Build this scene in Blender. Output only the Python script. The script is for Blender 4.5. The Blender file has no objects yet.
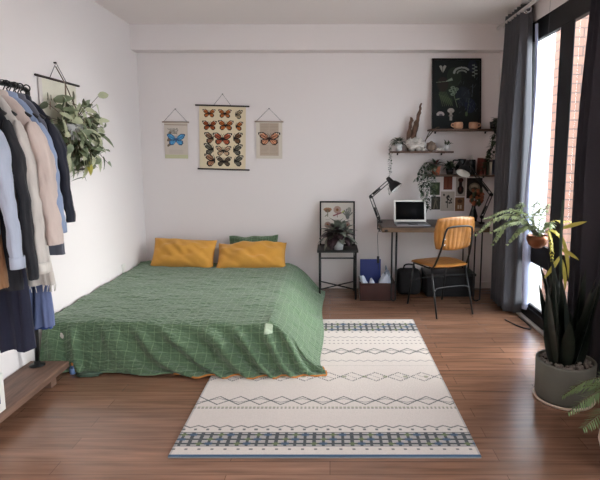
import bpy, math, random
import numpy as np
from mathutils import Vector, Matrix, noise
S = bpy.context.scene
C = S.collection
PI = math.pi
R = math.radians
rnd = random.Random(7)

def lin(c):
    return tuple(((v/255)/12.92 if v/255 <= .04045 else ((v/255+.055)/1.055)**2.4) for v in c)

# ------------------------------------------------------------------ materials
def mat(name, rgb, rough=.6, metal=0., var=0., vscale=8., bump=0., bscale=60., spec=.5, sheen=0., stretch=(1,1,1), trans=0.):
    m = bpy.data.materials.new(name); m.use_nodes = True
    nt = m.node_tree; n = nt.nodes; l = nt.links
    b = n['Principled BSDF']
    col = lin(rgb)
    b.inputs['Base Color'].default_value = (*col, 1)
    b.inputs['Roughness'].default_value = rough
    b.inputs['Metallic'].default_value = metal
    b.inputs['Specular IOR Level'].default_value = spec
    b.inputs['Sheen Weight'].default_value = sheen
    if trans:
        # thin leaf / cloth: some light comes through
        tr = n.new('ShaderNodeBsdfTranslucent'); mx = n.new('ShaderNodeMixShader'); mx.inputs[0].default_value = trans
        tr.inputs[0].default_value = (*[min(1, v*1.3) for v in col], 1)
        out = n['Material Output']
        l.new(b.outputs[0], mx.inputs[1]); l.new(tr.outputs[0], mx.inputs[2]); l.new(mx.outputs[0], out.inputs[0])
    if var or bump:
        tc = n.new('ShaderNodeTexCoord'); mp = n.new('ShaderNodeMapping'); mp.inputs['Scale'].default_value = stretch
        l.new(tc.outputs['Object'], mp.inputs[0])
    if var:
        t = n.new('ShaderNodeTexNoise'); t.inputs['Scale'].default_value = vscale; t.inputs['Detail'].default_value = 4
        l.new(mp.outputs[0], t.inputs['Vector'])
        r = n.new('ShaderNodeValToRGB')
        r.color_ramp.elements[0].position = .3; r.color_ramp.elements[1].position = .7
        r.color_ramp.elements[0].color = (*[v*(1-var) for v in col], 1)
        r.color_ramp.elements[1].color = (*[min(1, v*(1+var)) for v in col], 1)
        l.new(t.outputs[0], r.inputs[0]); l.new(r.outputs[0], b.inputs['Base Color'])
    if bump:
        t2 = n.new('ShaderNodeTexNoise'); t2.inputs['Scale'].default_value = bscale; t2.inputs['Detail'].default_value = 3
        l.new(mp.outputs[0], t2.inputs['Vector'])
        bp = n.new('ShaderNodeBump'); bp.inputs['Strength'].default_value = bump; bp.inputs['Distance'].default_value = .01
        l.new(t2.outputs[0], bp.inputs['Height']); l.new(bp.outputs[0], b.inputs['Normal'])
    return m

def attr_mat(name, rough=.8, bump=0.):
    m = bpy.data.materials.new(name); m.use_nodes = True
    n = m.node_tree.nodes; l = m.node_tree.links; b = n['Principled BSDF']
    a = n.new('ShaderNodeAttribute'); a.attribute_name = 'Col'
    l.new(a.outputs['Color'], b.inputs['Base Color']); b.inputs['Roughness'].default_value = rough
    b.inputs['Specular IOR Level'].default_value = .25
    if bump:
        tc = n.new('ShaderNodeTexCoord'); t2 = n.new('ShaderNodeTexNoise'); t2.inputs['Scale'].default_value = 220
        l.new(tc.outputs['Object'], t2.inputs['Vector'])
        bp = n.new('ShaderNodeBump'); bp.inputs['Strength'].default_value = bump; bp.inputs['Distance'].default_value = .01
        l.new(t2.outputs[0], bp.inputs['Height']); l.new(bp.outputs[0], b.inputs['Normal'])
    return m

M = {}
M['wall'] = mat('wall_paint', (232, 224, 223), .9, bump=.05, bscale=30, spec=.2)
M['ceil'] = mat('ceiling_paint', (240, 232, 231), .95, spec=.1)
M['trimwhite'] = mat('white_trim_paint', (226, 218, 214), .5)
M['blackframe'] = mat('black_aluminium', (11, 11, 14), .5, spec=.25)
M['blackmetal'] = mat('black_metal', (18, 18, 20), .4, metal=.2)
M['chrome'] = mat('chrome', (205, 205, 208), .25, metal=1)
M['plug'] = mat('white_plastic', (225, 222, 216), .4)
M['darkplastic'] = mat('dark_plastic', (24, 24, 27), .45)
M['mustard'] = mat('mustard_cotton', (206, 148, 60), .9, var=.07, vscale=7, bump=.35, bscale=14, sheen=.2)
M['sheet'] = mat('orange_lining', (190, 122, 60), .9)
M['mattress'] = mat('mattress_cover', (205, 200, 190), .9)
M['tag'] = mat('pale_tag', (170, 184, 160), .8, var=.2, vscale=60)
M['plankwood'] = mat('rack_wood', (112, 84, 70), .6, var=.35, vscale=6, stretch=(9, .8, 9), bump=.2, bscale=20)
M['shelfwood'] = mat('shelf_wood', (88, 62, 48), .6, var=.3, vscale=8, stretch=(.8, 9, 9))
M['desktop'] = mat('desk_top_dark', (78, 66, 62), .5, var=.2, vscale=6, stretch=(.8, 9, 9))
M['deskedge'] = mat('desk_edge_wood', (112, 88, 68), .6, var=.3, vscale=10, stretch=(.7, 9, 6))
M['leather'] = mat('tan_leather', (152, 100, 46), .36, var=.14, vscale=14, bump=.12, bscale=60)
M['crate'] = mat('dark_red_crate', (58, 26, 22), .4, var=.2, vscale=9)
M['navy'] = mat('navy_card', (30, 48, 120), .5)
M['paper'] = mat('crumpled_paper', (205, 212, 228), .7, var=.12, vscale=22, bump=.6, bscale=40)
M['clear'] = mat('clear_bag', (150, 160, 175), .25, var=.25, vscale=25, bump=.8, bscale=50)
M['blackfab'] = mat('black_fabric', (22, 21, 24), .85, bump=.3, bscale=40)
M['whitepot'] = mat('white_ceramic', (215, 214, 214), .3)
M['terracotta'] = mat('terracotta', (150, 84, 58), .8, var=.15, vscale=20)
M['copper'] = mat('copper_bowl', (112, 64, 38), .35, metal=.5, var=.3, vscale=8)
M['concrete'] = mat('grey_concrete', (98, 97, 88), .75, var=.14, vscale=7, bump=.1)
M['peachpot'] = mat('cream_pot_glaze', (215, 196, 180), .45)
M['soil'] = mat('potting_soil', (48, 36, 28), .95, bump=.6)
M['pebble'] = mat('grey_pebbles', (122, 112, 104), .8, var=.4, vscale=40)
M['stem'] = mat('brown_stem', (74, 60, 40), .8)
M['cord'] = mat('jute_cord', (120, 105, 90), .9)
M['greystring'] = mat('grey_string', (95, 90, 96), .9)
M['leaf_dark'] = mat('leaf_dark_green', (44, 62, 42), .45, var=.3, vscale=12, trans=.15)
M['leaf_purple'] = mat('leaf_purple', (58, 42, 46), .4, var=.25, vscale=12)
M['leaf_rim'] = mat('leaf_grey_green', (128, 134, 122), .5, var=.2, vscale=12, trans=.15)
M['leaf_red'] = mat('leaf_red_green', (92, 48, 42), .5, var=.3, vscale=12)
M['leaf_sage'] = mat('leaf_sage', (118, 128, 100), .5, var=.3, vscale=14, trans=.25)
M['leaf_cream'] = mat('leaf_cream', (176, 178, 148), .5, var=.2, vscale=14, trans=.25)
M['leaf_olive'] = mat('leaf_olive', (66, 74, 50), .5, var=.3, vscale=14, trans=.2)
M['leaf_yellow'] = mat('leaf_yellow_green', (180, 170, 80), .5, var=.2, vscale=14, trans=.35)
M['fern'] = mat('fern_pale_green', (150, 164, 122), .5, var=.25, vscale=10, trans=.3)
M['sans'] = mat('sword_leaf_dark', (20, 28, 20), .4, var=.4, vscale=16, stretch=(1, 1, 6))
M['cycad'] = mat('palm_leaf_green', (98, 116, 72), .5, var=.25, vscale=10, trans=.2)
M['drift'] = mat('driftwood', (98, 72, 58), .85, var=.35, vscale=14, bump=.7, bscale=40, stretch=(3, 3, 1))
M['coral'] = mat('white_coral', (204, 196, 190), .85, var=.2, vscale=25, bump=1, bscale=60)
M['stone'] = mat('brown_stone', (128, 110, 96), .8, var=.3, vscale=20)
M['peach'] = mat('peach_ceramic', (204, 156, 126), .5, var=.15, vscale=20)
M['dried'] = mat('dried_flowers', (152, 90, 62), .9, var=.4, vscale=30)
M['darkglass'] = mat('dark_glass', (26, 28, 32), .2)
M['curtain'] = mat('grey_curtain', (74, 74, 80), .75, bump=.1, bscale=80, sheen=.1)
M['curtain2'] = mat('dark_curtain', (44, 42, 50), .8, bump=.1, bscale=80)
M['lining'] = mat('pale_curtain_lining', (176, 184, 214), .8)
M['screen'] = mat('laptop_screen', (8, 8, 10), .6, spec=.15)
M['alu'] = mat('aluminium', (150, 150, 155), .4, metal=.6)
M['keys'] = mat('keyboard_grey', (70, 70, 74), .5)
M['lampwhite'] = mat('lamp_inner_white', (220, 218, 214), .5)
M['tray'] = mat('black_tray', (20, 18, 19), .5)
M['track'] = mat('pale_track', (190, 180, 172), .4, metal=.3)
M['extwhite'] = mat('outside_white_render', (225, 228, 230), .9)
M['ground'] = mat('outside_tiles', (150, 148, 145), .9)
M['print'] = attr_mat('printed_paper')

# floor: laminate planks running across the room
def floor_mat():
    m = bpy.data.materials.new('wood_laminate'); m.use_nodes = True
    n = m.node_tree.nodes; l = m.node_tree.links; b = n['Principled BSDF']
    tc = n.new('ShaderNodeTexCoord')
    br = n.new('ShaderNodeTexBrick'); br.offset = .37; br.offset_frequency = 2
    br.inputs['Color1'].default_value = (*lin((144, 107, 87)), 1); br.inputs['Color2'].default_value = (*lin((128, 94, 75)), 1)
    br.inputs['Mortar'].default_value = (*lin((96, 68, 54)), 1)
    br.inputs['Scale'].default_value = 1; br.inputs['Mortar Size'].default_value = .0016
    br.inputs['Brick Width'].default_value = 1.25; br.inputs['Row Height'].default_value = .10
    l.new(tc.outputs['Object'], br.inputs['Vector'])
    mp = n.new('ShaderNodeMapping'); mp.inputs['Scale'].default_value = (1.2, 16, 1); l.new(tc.outputs['Object'], mp.inputs[0])
    t = n.new('ShaderNodeTexNoise'); t.inputs['Scale'].default_value = 2.2; t.inputs['Detail'].default_value = 6
    l.new(mp.outputs[0], t.inputs['Vector'])
    r = n.new('ShaderNodeValToRGB'); r.color_ramp.elements[0].position = .3; r.color_ramp.elements[1].position = .72
    r.color_ramp.elements[0].color = (.62, .6, .58, 1); r.color_ramp.elements[1].color = (1.15, 1.12, 1.1, 1)
    l.new(t.outputs[0], r.inputs[0])
    mx = n.new('ShaderNodeMix'); mx.data_type = 'RGBA'; mx.blend_type = 'MULTIPLY'; mx.inputs['Factor'].default_value = 1
    l.new(br.outputs['Color'], mx.inputs['A']); l.new(r.outputs[0], mx.inputs['B'])
    l.new(mx.outputs['Result'], b.inputs['Base Color'])
    b.inputs['Roughness'].default_value = .24; b.inputs['Specular IOR Level'].default_value = .7
    return m
M['floor'] = floor_mat()

def brick_mat():
    m = bpy.data.materials.new('outside_brick'); m.use_nodes = True
    n = m.node_tree.nodes; l = m.node_tree.links; b = n['Principled BSDF']
    tc = n.new('ShaderNodeTexCoord'); mp = n.new('ShaderNodeMapping'); mp.inputs['Rotation'].default_value = (R(90), 0, 0)
    l.new(tc.outputs['Object'], mp.inputs[0])
    br = n.new('ShaderNodeTexBrick'); br.inputs['Scale'].default_value = 1
    br.inputs['Color1'].default_value = (*lin((132, 98, 84)), 1); br.inputs['Color2'].default_value = (*lin((120, 90, 78)), 1)
    br.inputs['Mortar'].default_value = (*lin((90, 74, 68)), 1); br.inputs['Mortar Size'].default_value = .007
    br.inputs['Brick Width'].default_value = .23; br.inputs['Row Height'].default_value = .082
    l.new(mp.outputs[0], br.inputs['Vector']); l.new(br.outputs['Color'], b.inputs['Base Color'])
    b.inputs['Roughness'].default_value = .9
    return m
M['brick'] = brick_mat()

def plaid_mat(name, base, line, period=.058):
    m = bpy.data.materials.new(name); m.use_nodes = True
    n = m.node_tree.nodes; l = m.node_tree.links; b = n['Principled BSDF']
    uv = n.new('ShaderNodeUVMap'); uv.uv_map = 'UVMap'
    sep = n.new('ShaderNodeSeparateXYZ'); l.new(uv.outputs[0], sep.inputs[0])
    def ln(axis, per, width, off=0.):
        a = n.new('ShaderNodeMath'); a.operation = 'ADD'; a.inputs[1].default_value = off; l.new(sep.outputs[axis], a.inputs[0])
        d = n.new('ShaderNodeMath'); d.operation = 'PINGPONG'; d.inputs[1].default_value = per/2; l.new(a.outputs[0], d.inputs[0])
        c = n.new('ShaderNodeMath'); c.operation = 'LESS_THAN'; c.inputs[1].default_value = width; l.new(d.outputs[0], c.inputs[0])
        return c
    def mx(a, b_, op='MAXIMUM'):
        c = n.new('ShaderNodeMath'); c.operation = op; l.new(a.outputs[0], c.inputs[0]); l.new(b_.outputs[0], c.inputs[1]); return c
    big = mx(ln(0, period, .0028), ln(1, period, .0028))
    sm = mx(ln(0, period, .0012, period*.42), ln(1, period, .0012, period*.42))
    h = n.new('ShaderNodeMath'); h.operation = 'MULTIPLY'; h.inputs[1].default_value = .4; l.new(sm.outputs[0], h.inputs[0])
    fac = mx(big, h)
    t = n.new('ShaderNodeTexNoise'); t.inputs['Scale'].default_value = 22; t.inputs['Detail'].default_value = 4
    l.new(uv.outputs[0], t.inputs['Vector'])
    t3 = n.new('ShaderNodeMath'); t3.operation = 'MULTIPLY_ADD'; t3.inputs[1].default_value = .9; t3.inputs[2].default_value = .25
    l.new(t.outputs[0], t3.inputs[0]); f2 = mx(fac, t3, 'MULTIPLY')
    mix = n.new('ShaderNodeMix'); mix.data_type = 'RGBA'
    mix.inputs['A'].default_value = (*lin(base), 1); mix.inputs['B'].default_value = (*lin(line), 1)
    l.new(f2.outputs[0], mix.inputs['Factor']); l.new(mix.outputs['Result'], b.inputs['Base Color'])
    b.inputs['Roughness'].default_value = .85; b.inputs['Sheen Weight'].default_value = .25; b.inputs['Specular IOR Level'].default_value = .3
    mp = n.new('ShaderNodeMapping'); mp.inputs['Scale'].default_value = (1, 2.2, 1); l.new(uv.outputs[0], mp.inputs[0])
    t2 = n.new('ShaderNodeTexNoise'); t2.inputs['Scale'].default_value = 26; t2.inputs['Detail'].default_value = 3; l.new(mp.outputs[0], t2.inputs['Vector'])
    bp = n.new('ShaderNodeBump'); bp.inputs['Strength'].default_value = 1; bp.inputs['Distance'].default_value = .022
    l.new(t2.outputs[0], bp.inputs['Height']); l.new(bp.outputs[0], b.inputs['Normal'])
    return m
M['plaid'] = plaid_mat('green_plaid_cotton', (88, 112, 84), (122, 146, 112))

def glass_mat():
    m = bpy.data.materials.new('window_glass'); m.use_nodes = True
    n = m.node_tree.nodes; l = m.node_tree.links
    for x in list(n):
        if x.type != 'OUTPUT_MATERIAL': n.remove(x)
    out = [x for x in n if x.type == 'OUTPUT_MATERIAL'][0]
    t = n.new('ShaderNodeBsdfTransparent'); g = n.new('ShaderNodeBsdfGlossy'); g.inputs['Roughness'].default_value = .02
    t.inputs[0].default_value = (.96, .98, .98, 1)
    mx = n.new('ShaderNodeMixShader'); mx.inputs[0].default_value = .05
    l.new(t.outputs[0], mx.inputs[1]); l.new(g.outputs[0], mx.inputs[2]); l.new(mx.outputs[0], out.inputs[0])
    return m
M['glass'] = glass_mat()

# ------------------------------------------------------------------ mesh builder
class MB:
    def __init__(s): s.v = []; s.f = []; s.m = []; s.uv = {}
    def add(s, vs, fs, mi=0):
        o = len(s.v); s.v += [tuple(p) for p in vs]
        for f in fs: s.f.append(tuple(i+o for i in f)); s.m.append(mi)
        return o
    def box(s, x0, x1, y0, y1, z0, z1, mi=0, M_=None):
        vs = [Vector((x, y, z)) for z in (z0, z1) for y in (y0, y1) for x in (x0, x1)]
        if M_: vs = [M_ @ v for v in vs]
        s.add(vs, [(0, 2, 3, 1), (4, 5, 7, 6), (0, 1, 5, 4), (2, 6, 7, 3), (0, 4, 6, 2), (1, 3, 7, 5)], mi); return s
    def tube(s, pts, r, n=8, mi=0, cap=True):
        pts = [Vector(p) for p in pts]; k = len(pts)
        rr = r if isinstance(r, (list, tuple)) else [r]*k
        vs = []; up = Vector((0, 0, 1)); prev = None
        for i, p in enumerate(pts):
            d = (pts[min(i+1, k-1)]-pts[max(i-1, 0)]).normalized()
            if prev is None:
                a = d.cross(up if abs(d.z) < .95 else Vector((1, 0, 0))).normalized()
            else:
                a = (prev-d*prev.dot(d)).normalized()
            prev = a; b = d.cross(a)
            for j in range(n):
                t = 2*PI*j/n; vs.append(p+(a*math.cos(t)+b*math.sin(t))*rr[i])
        fs = [(i*n+j, i*n+(j+1) % n, (i+1)*n+(j+1) % n, (i+1)*n+j) for i in range(k-1) for j in range(n)]
        if cap: fs += [tuple(reversed(range(n))), tuple(range((k-1)*n, k*n))]
        s.add(vs, fs, mi); return s
    def lathe(s, prof, c=(0, 0, 0), n=24, mi=0, M_=None):
        vs = []
        for r_, z in prof:
            for j in range(n):
                t = 2*PI*j/n; v = Vector((r_*math.cos(t), r_*math.sin(t), z))
                if M_: v = M_ @ v
                vs.append(v+Vector(c))
        k = len(prof)
        fs = [(i*n+j, i*n+(j+1) % n, (i+1)*n+(j+1) % n, (i+1)*n+j) for i in range(k-1) for j in range(n)]
        s.add(vs, fs, mi); return s
    def grid(s, fn, nu, nv, mi=0, uvfn=None):
        vs = [fn(i/nu, j/nv) for j in range(nv+1) for i in range(nu+1)]
        o = len(s.v)
        fs = [(j*(nu+1)+i, j*(nu+1)+i+1, (j+1)*(nu+1)+i+1, (j+1)*(nu+1)+i) for j in range(nv) for i in range(nu)]
        s.add(vs, fs, mi)
        if uvfn:
            for j in range(nv+1):
                for i in range(nu+1): s.uv[o+j*(nu+1)+i] = uvfn(i/nu, j/nv)
        return s
    def blob(s, c, r, seed=0, amp=.2, fr=1.5, n=12, mi=0):
        def f(u, v):
            th = 2*PI*u; ph = PI*v
            d = Vector((math.sin(ph)*math.cos(th), math.sin(ph)*math.sin(th), math.cos(ph)))
            k = 1+amp*noise.noise(d*fr+Vector((seed*3.1, seed, 0)))*2
            return Vector(c)+Vector((d.x*r[0], d.y*r[1], d.z*r[2]))*k
        s.grid(f, n*2, n, mi); return s
    def leaf(s, base, d, nrm, L, W, bend=.3, mi=0, seg=4, fold=.25, tip=1.):
        d = Vector(d).normalized(); nrm = Vector(nrm)
        nrm = (nrm-d*nrm.dot(d))
        if nrm.length < 1e-4: nrm = d.orthogonal()
        nrm.normalize(); w = d.cross(nrm)
        vs = []; p = Vector(base)
        for i in range(seg+1):
            t = i/seg
            q = p+d*(L*t)-nrm*(bend*L*t*t)
            wd = W*.5*math.sin(PI*min(.98, .12+.88*t**.85*tip))**.8
            if i == seg: wd = W*.02
            vs += [q-w*wd+nrm*wd*fold, q, q+w*wd+nrm*wd*fold]
        fs = []
        for i in range(seg):
            a = i*3; fs += [(a, a+1, a+4, a+3), (a+1, a+2, a+5, a+4)]
        s.add(vs, fs, mi); return s
    def build(s, name, mats, parent=None, smooth=True, bevel=0., loc=None, solid=0., subd=0):
        me = bpy.data.meshes.new(name); me.from_pydata(s.v, [], s.f)
        if not isinstance(mats, (list, tuple)): mats = [mats]
        for m_ in mats: me.materials.append(m_)
        me.polygons.foreach_set('material_index', s.m)
        me.polygons.foreach_set('use_smooth', [smooth]*len(s.f))
        if s.uv:
            ul = me.uv_layers.new(name='UVMap')
            for lp in me.loops: ul.data[lp.index].uv = s.uv.get(lp.vertex_index, (0, 0))
        me.update()
        o = bpy.data.objects.new(name, me); C.objects.link(o)
        if parent: o.parent = parent
        if loc: o.location = loc
        if solid:
            md = o.modifiers.new('solid', 'SOLIDIFY'); md.thickness = solid; md.offset = 0
        if bevel:
            md = o.modifiers.new('bevel', 'BEVEL'); md.width = bevel; md.segments = 2; md.limit_method = 'ANGLE'
        if subd:
            md = o.modifiers.new('sub', 'SUBSURF'); md.levels = subd; md.render_levels = subd
        return o

def tag(o, label=None, cat=None, group=None, kind=None):
    if label: o['label'] = label
    if cat: o['category'] = cat
    if group: o['group'] = group
    if kind: o['kind'] = kind
    return o
def thing(name, label, cat, loc=(0, 0, 0), rz=0., group=None):
    o = bpy.data.objects.new(name, None); C.objects.link(o); o.location = loc; o.rotation_euler = (0, 0, rz)
    o.empty_display_size = .05
    return tag(o, label, cat, group)
def struct(name, mb, m, parent=None, **k):
    o = mb.build(name, m, parent, smooth=False, **k)
    if not parent: o['kind'] = 'structure'
    return o
def bez(pts, n=12):
    """smooth curve through points (Catmull-Rom)"""
    P = [Vector(p) for p in pts]; P = [P[0]*2-P[1]]+P+[P[-1]*2-P[-2]]; out = []
    for i in range(1, len(P)-2):
        for k in range(n):
            t = k/n; a, b, c, d = P[i-1:i+3]
            out.append(.5*((2*b)+(c-a)*t+(2*a-5*b+4*c-d)*t*t+(3*b-a-3*c+d)*t**3))
    out.append(P[-2]); return out

# ------------------------------------------------------------------ painted prints (colour per vertex of a fine grid)
class Canvas:
    def __init__(s, w, h, bg):
        s.w, s.h = w, h; s.a = np.zeros((h, w, 3)); s.a[:] = lin(bg)
        s.Y, s.X = np.mgrid[0:h, 0:w]; s.X = s.X/(w-1); s.Y = s.Y/(h-1)*(h/w)      # x 0..1, y 0..h/w downwards
    def put(s, mask, c, al=1.): s.a[mask] = s.a[mask]*(1-al)+np.array(lin(c))*al
    def poly(s, pts, c, al=1.):
        m = np.zeros(s.X.shape, bool); k = len(pts)
        for i in range(k):
            x0, y0 = pts[i]; x1, y1 = pts[(i+1) % k]
            if y0 == y1: continue
            cr = ((y0 > s.Y) != (y1 > s.Y)) & (s.X < (x1-x0)*(s.Y-y0)/(y1-y0)+x0); m ^= cr
        s.put(m, c, al)
    def ell(s, cx, cy, rx, ry, c, al=1.): s.put(((s.X-cx)/rx)**2+((s.Y-cy)/ry)**2 < 1, c, al)
    def line(s, x0, y0, x1, y1, w, c, al=1.):
        dx, dy = x1-x0, y1-y0; L = dx*dx+dy*dy+1e-9
        t = np.clip(((s.X-x0)*dx+(s.Y-y0)*dy)/L, 0, 1)
        s.put((s.X-x0-t*dx)**2+(s.Y-y0-t*dy)**2 < w*w, c, al)
    def rect(s, x0, y0, x1, y1, c, al=1.): s.put((s.X >= x0) & (s.X <= x1) & (s.Y >= y0) & (s.Y <= y1), c, al)
    def noise(s, amt, seed=0):
        r = np.random.RandomState(seed); s.a *= 1+amt*(r.rand(s.h, s.w, 1)-.5)
    def butterfly(s, cx, cy, sz, base, edge=(30, 24, 22), side=0, spots=(235, 220, 200)):
        fore = [(.02, -.04), (.18, -.38), (.55, -.62), (.98, -.58), (1, -.42), (.8, -.12), (.5, .06), (.02, .06)]
        hind = [(.02, 0), (.45, .02), (.74, .12), (.78, .38), (.56, .6), (.3, .56), (.06, .28)]
        for sg in ((-1, 1) if side == 0 else (side,)):
            for w in (hind, fore):
                mx = sum(p[0] for p in w)/len(w); my = sum(p[1] for p in w)/len(w)
                s.poly([(cx+sg*x*sz, cy+y*sz) for x, y in w], edge)
                s.poly([(cx+sg*(mx+(x-mx)*.74-.03)*sz, cy+(my+(y-my)*.7)*sz) for x, y in w], base)
                for x, y in w[2:5]:
                    s.line(cx+sg*.08*sz, cy, cx+sg*x*.9*sz, cy+y*.9*sz, .022*sz, edge)
            for x, y in ((.82, -.46), (.66, -.5), (.88, -.34)): s.ell(cx+sg*x*sz, cy+y*sz, .05*sz, .05*sz, spots)
            s.line(cx, cy-.25*sz, cx+sg*.14*sz, cy-.5*sz, .016*sz, edge)
        s.ell(cx, cy, .05*sz, .3*sz, edge)
    def mesh(s, name, w, h, th, parent, mats=None, edge=None, curve=None):
        """upright sheet in XZ facing -Y, lower left corner at origin, front at y=-th"""
        nx, nz = s.w, s.h
        xs = np.linspace(0, w, nx); zs = np.linspace(h, 0, nz)
        gx, gz = np.meshgrid(xs, zs)
        gy = np.full_like(gx, -th)
        if curve is not None: gy = gy+curve(gx/w, gz/h)
        v = np.stack([gx, gy, gz], -1).reshape(-1, 3); col = np.concatenate([s.a, np.ones((nz, nx, 1))], -1).reshape(-1, 4)
        idx = np.arange(nx*nz).reshape(nz, nx)
        f = np.stack([idx[:-1, :-1], idx[1:, :-1], idx[1:, 1:], idx[:-1, 1:]], -1).reshape(-1, 4)
        # back and rim: a thin closed shell
        ring = list(idx[0, :])+list(idx[1:, -1])+list(idx[-1, -2::-1])+list(idx[-2:0:-1, 0])
        n0 = len(v); back = v[ring].copy(); back[:, 1] += th*.9
        v = np.concatenate([v, back]); ec = lin(edge) if edge else tuple(s.a[0, 0])
        col = np.concatenate([col, np.tile([*ec, 1.], (len(ring), 1))])
        F = [tuple(int(i) for i in q) for q in f]; k = len(ring)
        F += [(int(ring[i]), int(ring[(i+1) % k]), n0+(i+1) % k, n0+i) for i in range(k)]
        F.append(tuple(range(n0+k-1, n0-1, -1)))
        me = bpy.data.meshes.new(name); me.from_pydata([tuple(p) for p in v.tolist()], [], F)
        at = me.color_attributes.new('Col', 'FLOAT_COLOR', 'POINT'); at.data.foreach_set('color', col.astype(np.float32).ravel())
        me.materials.append(mats or M['print']); me.update()
        o = bpy.data.objects.new(name, me); C.objects.link(o)
        if parent: o.parent = parent
        return o

# ================================================================== THE ROOM
XL, XR, YB, YF, ZC = -1.93, 1.70, 5.27, -1.6, 2.65
struct('floor', MB().box(XL-.15, 1.78, YF-.15, YB+.15, -.1, 0), M['floor'])
struct('ceiling', MB().box(XL-.15, 1.78, YF-.15, YB+.15, ZC, ZC+.1), M['ceil'])
struct('wall_left', MB().box(XL-.15, XL, YF, YB, 0, ZC), M['wall'])
struct('wall_back', MB().box(XL-.15, 1.78, YB, YB+.15, 0, ZC), M['wall'])
struct('wall_front', MB().box(XL-.15, 1.78, YF-.15, YF, 0, ZC), M['wall'])
D1 = (3.02, 4.55, 2.50)            # the sliding door in view
D2 = (-.9, 1.75, 2.50)             # its twin nearer the camera
w = MB()
w.box(XR, 1.78, YF, YB, 2.50, ZC)
w.box(XR, 1.78, D1[1], YB, 0, 2.50).box(XR, 1.78, D2[1], D1[0], 0, 2.50).box(XR, 1.78, YF, D2[0], 0, 2.50)
struct('wall_right', w, M['wall'])
struct('trim_1', MB().box(XL, XR, 5.12, YB, 2.41, ZC), M['wall'])
struct('baseboard_back', MB().box(XL, XR, 5.257, YB, 0, .07), M['trimwhite'], bevel=.003)
struct('baseboard_left', MB().box(XL, XL+.012, YF, 5.25, 0, .07), M['trimwhite'], bevel=.003)

def sliding_door(name, y0, y1, panes, x=1.73):
    root = bpy.data.objects.new(name, None); C.objects.link(root); root['kind'] = 'structure'
    fr = MB()
    fr.box(x-.03, x+.015, y0, y1, 2.34, 2.5)                 # header
    fr.box(x-.03, x+.015, y0, y1, 0, .10)                    # sill
    fr.box(x-.03, x+.015, y1-.12, y1, .10, 2.34).box(x-.03, x+.015, y0, y0+.08, .10, 2.34)
    struct('door_frame', fr, M['blackframe'], root, bevel=.004)
    for (a, b) in panes:
        st = MB()
        st.box(x-.018, x+.008, a, b, .50, .675).box(x-.018, x+.008, a, b, .10, .135)
        st.box(x-.018, x+.008, a-.115, a, .10, 2.34)
        struct('sash', st, M['blackframe'], root, bevel=.003)
        struct('glass_pane', MB().box(x+.009, x+.014, a, b, .135, 2.34), M['glass'], root)
    return root
d = sliding_door('door_1', D1[0], D1[1], [(3.915, 4.43), (3.215, 3.70)])
struct('mullion', MB().box(1.70, 1.7115, 3.70, 3.915, .10, 2.34), M['blackframe'], d, bevel=.004)
struct('threshold', MB().box(1.665, 1.70, 3.02, 4.55, 0, .018), M['track'], d, bevel=.003)
sliding_door('door_2', D2[0], D2[1], [(-.70, -.05), (.12, .80), (.97, 1.63)])

# outside: brick side wall of the balcony, white rendered wall far behind, paving
struct('wall_outside_brick', MB().box(2.15, 6.5, 4.80, 5.05, -.1, 2.72), M['brick'])
struct('wall_outside_white', MB().box(1.79, 7.5, 7.6, 7.8, -.1, 5.2), M['extwhite'])
struct('floor_outside', MB().box(1.78, 9.5, -3, 7.6, -.14, -.04), M['ground'])

# ================================================================== BED
bed = thing('bed_mattress', 'low double mattress lying on the floor in the left corner, under the green blanket', 'mattress', (-1.13, 4.2, 0))
MB().box(-.77, .74, -.97, .98, .014, .262).build('mattress_body', M['mattress'], bed, bevel=.04)
MB().tube([(-.75, -.975, .14), (.72, -.975, .14)], .006).build('piping', M['sheet'], bed)

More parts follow.
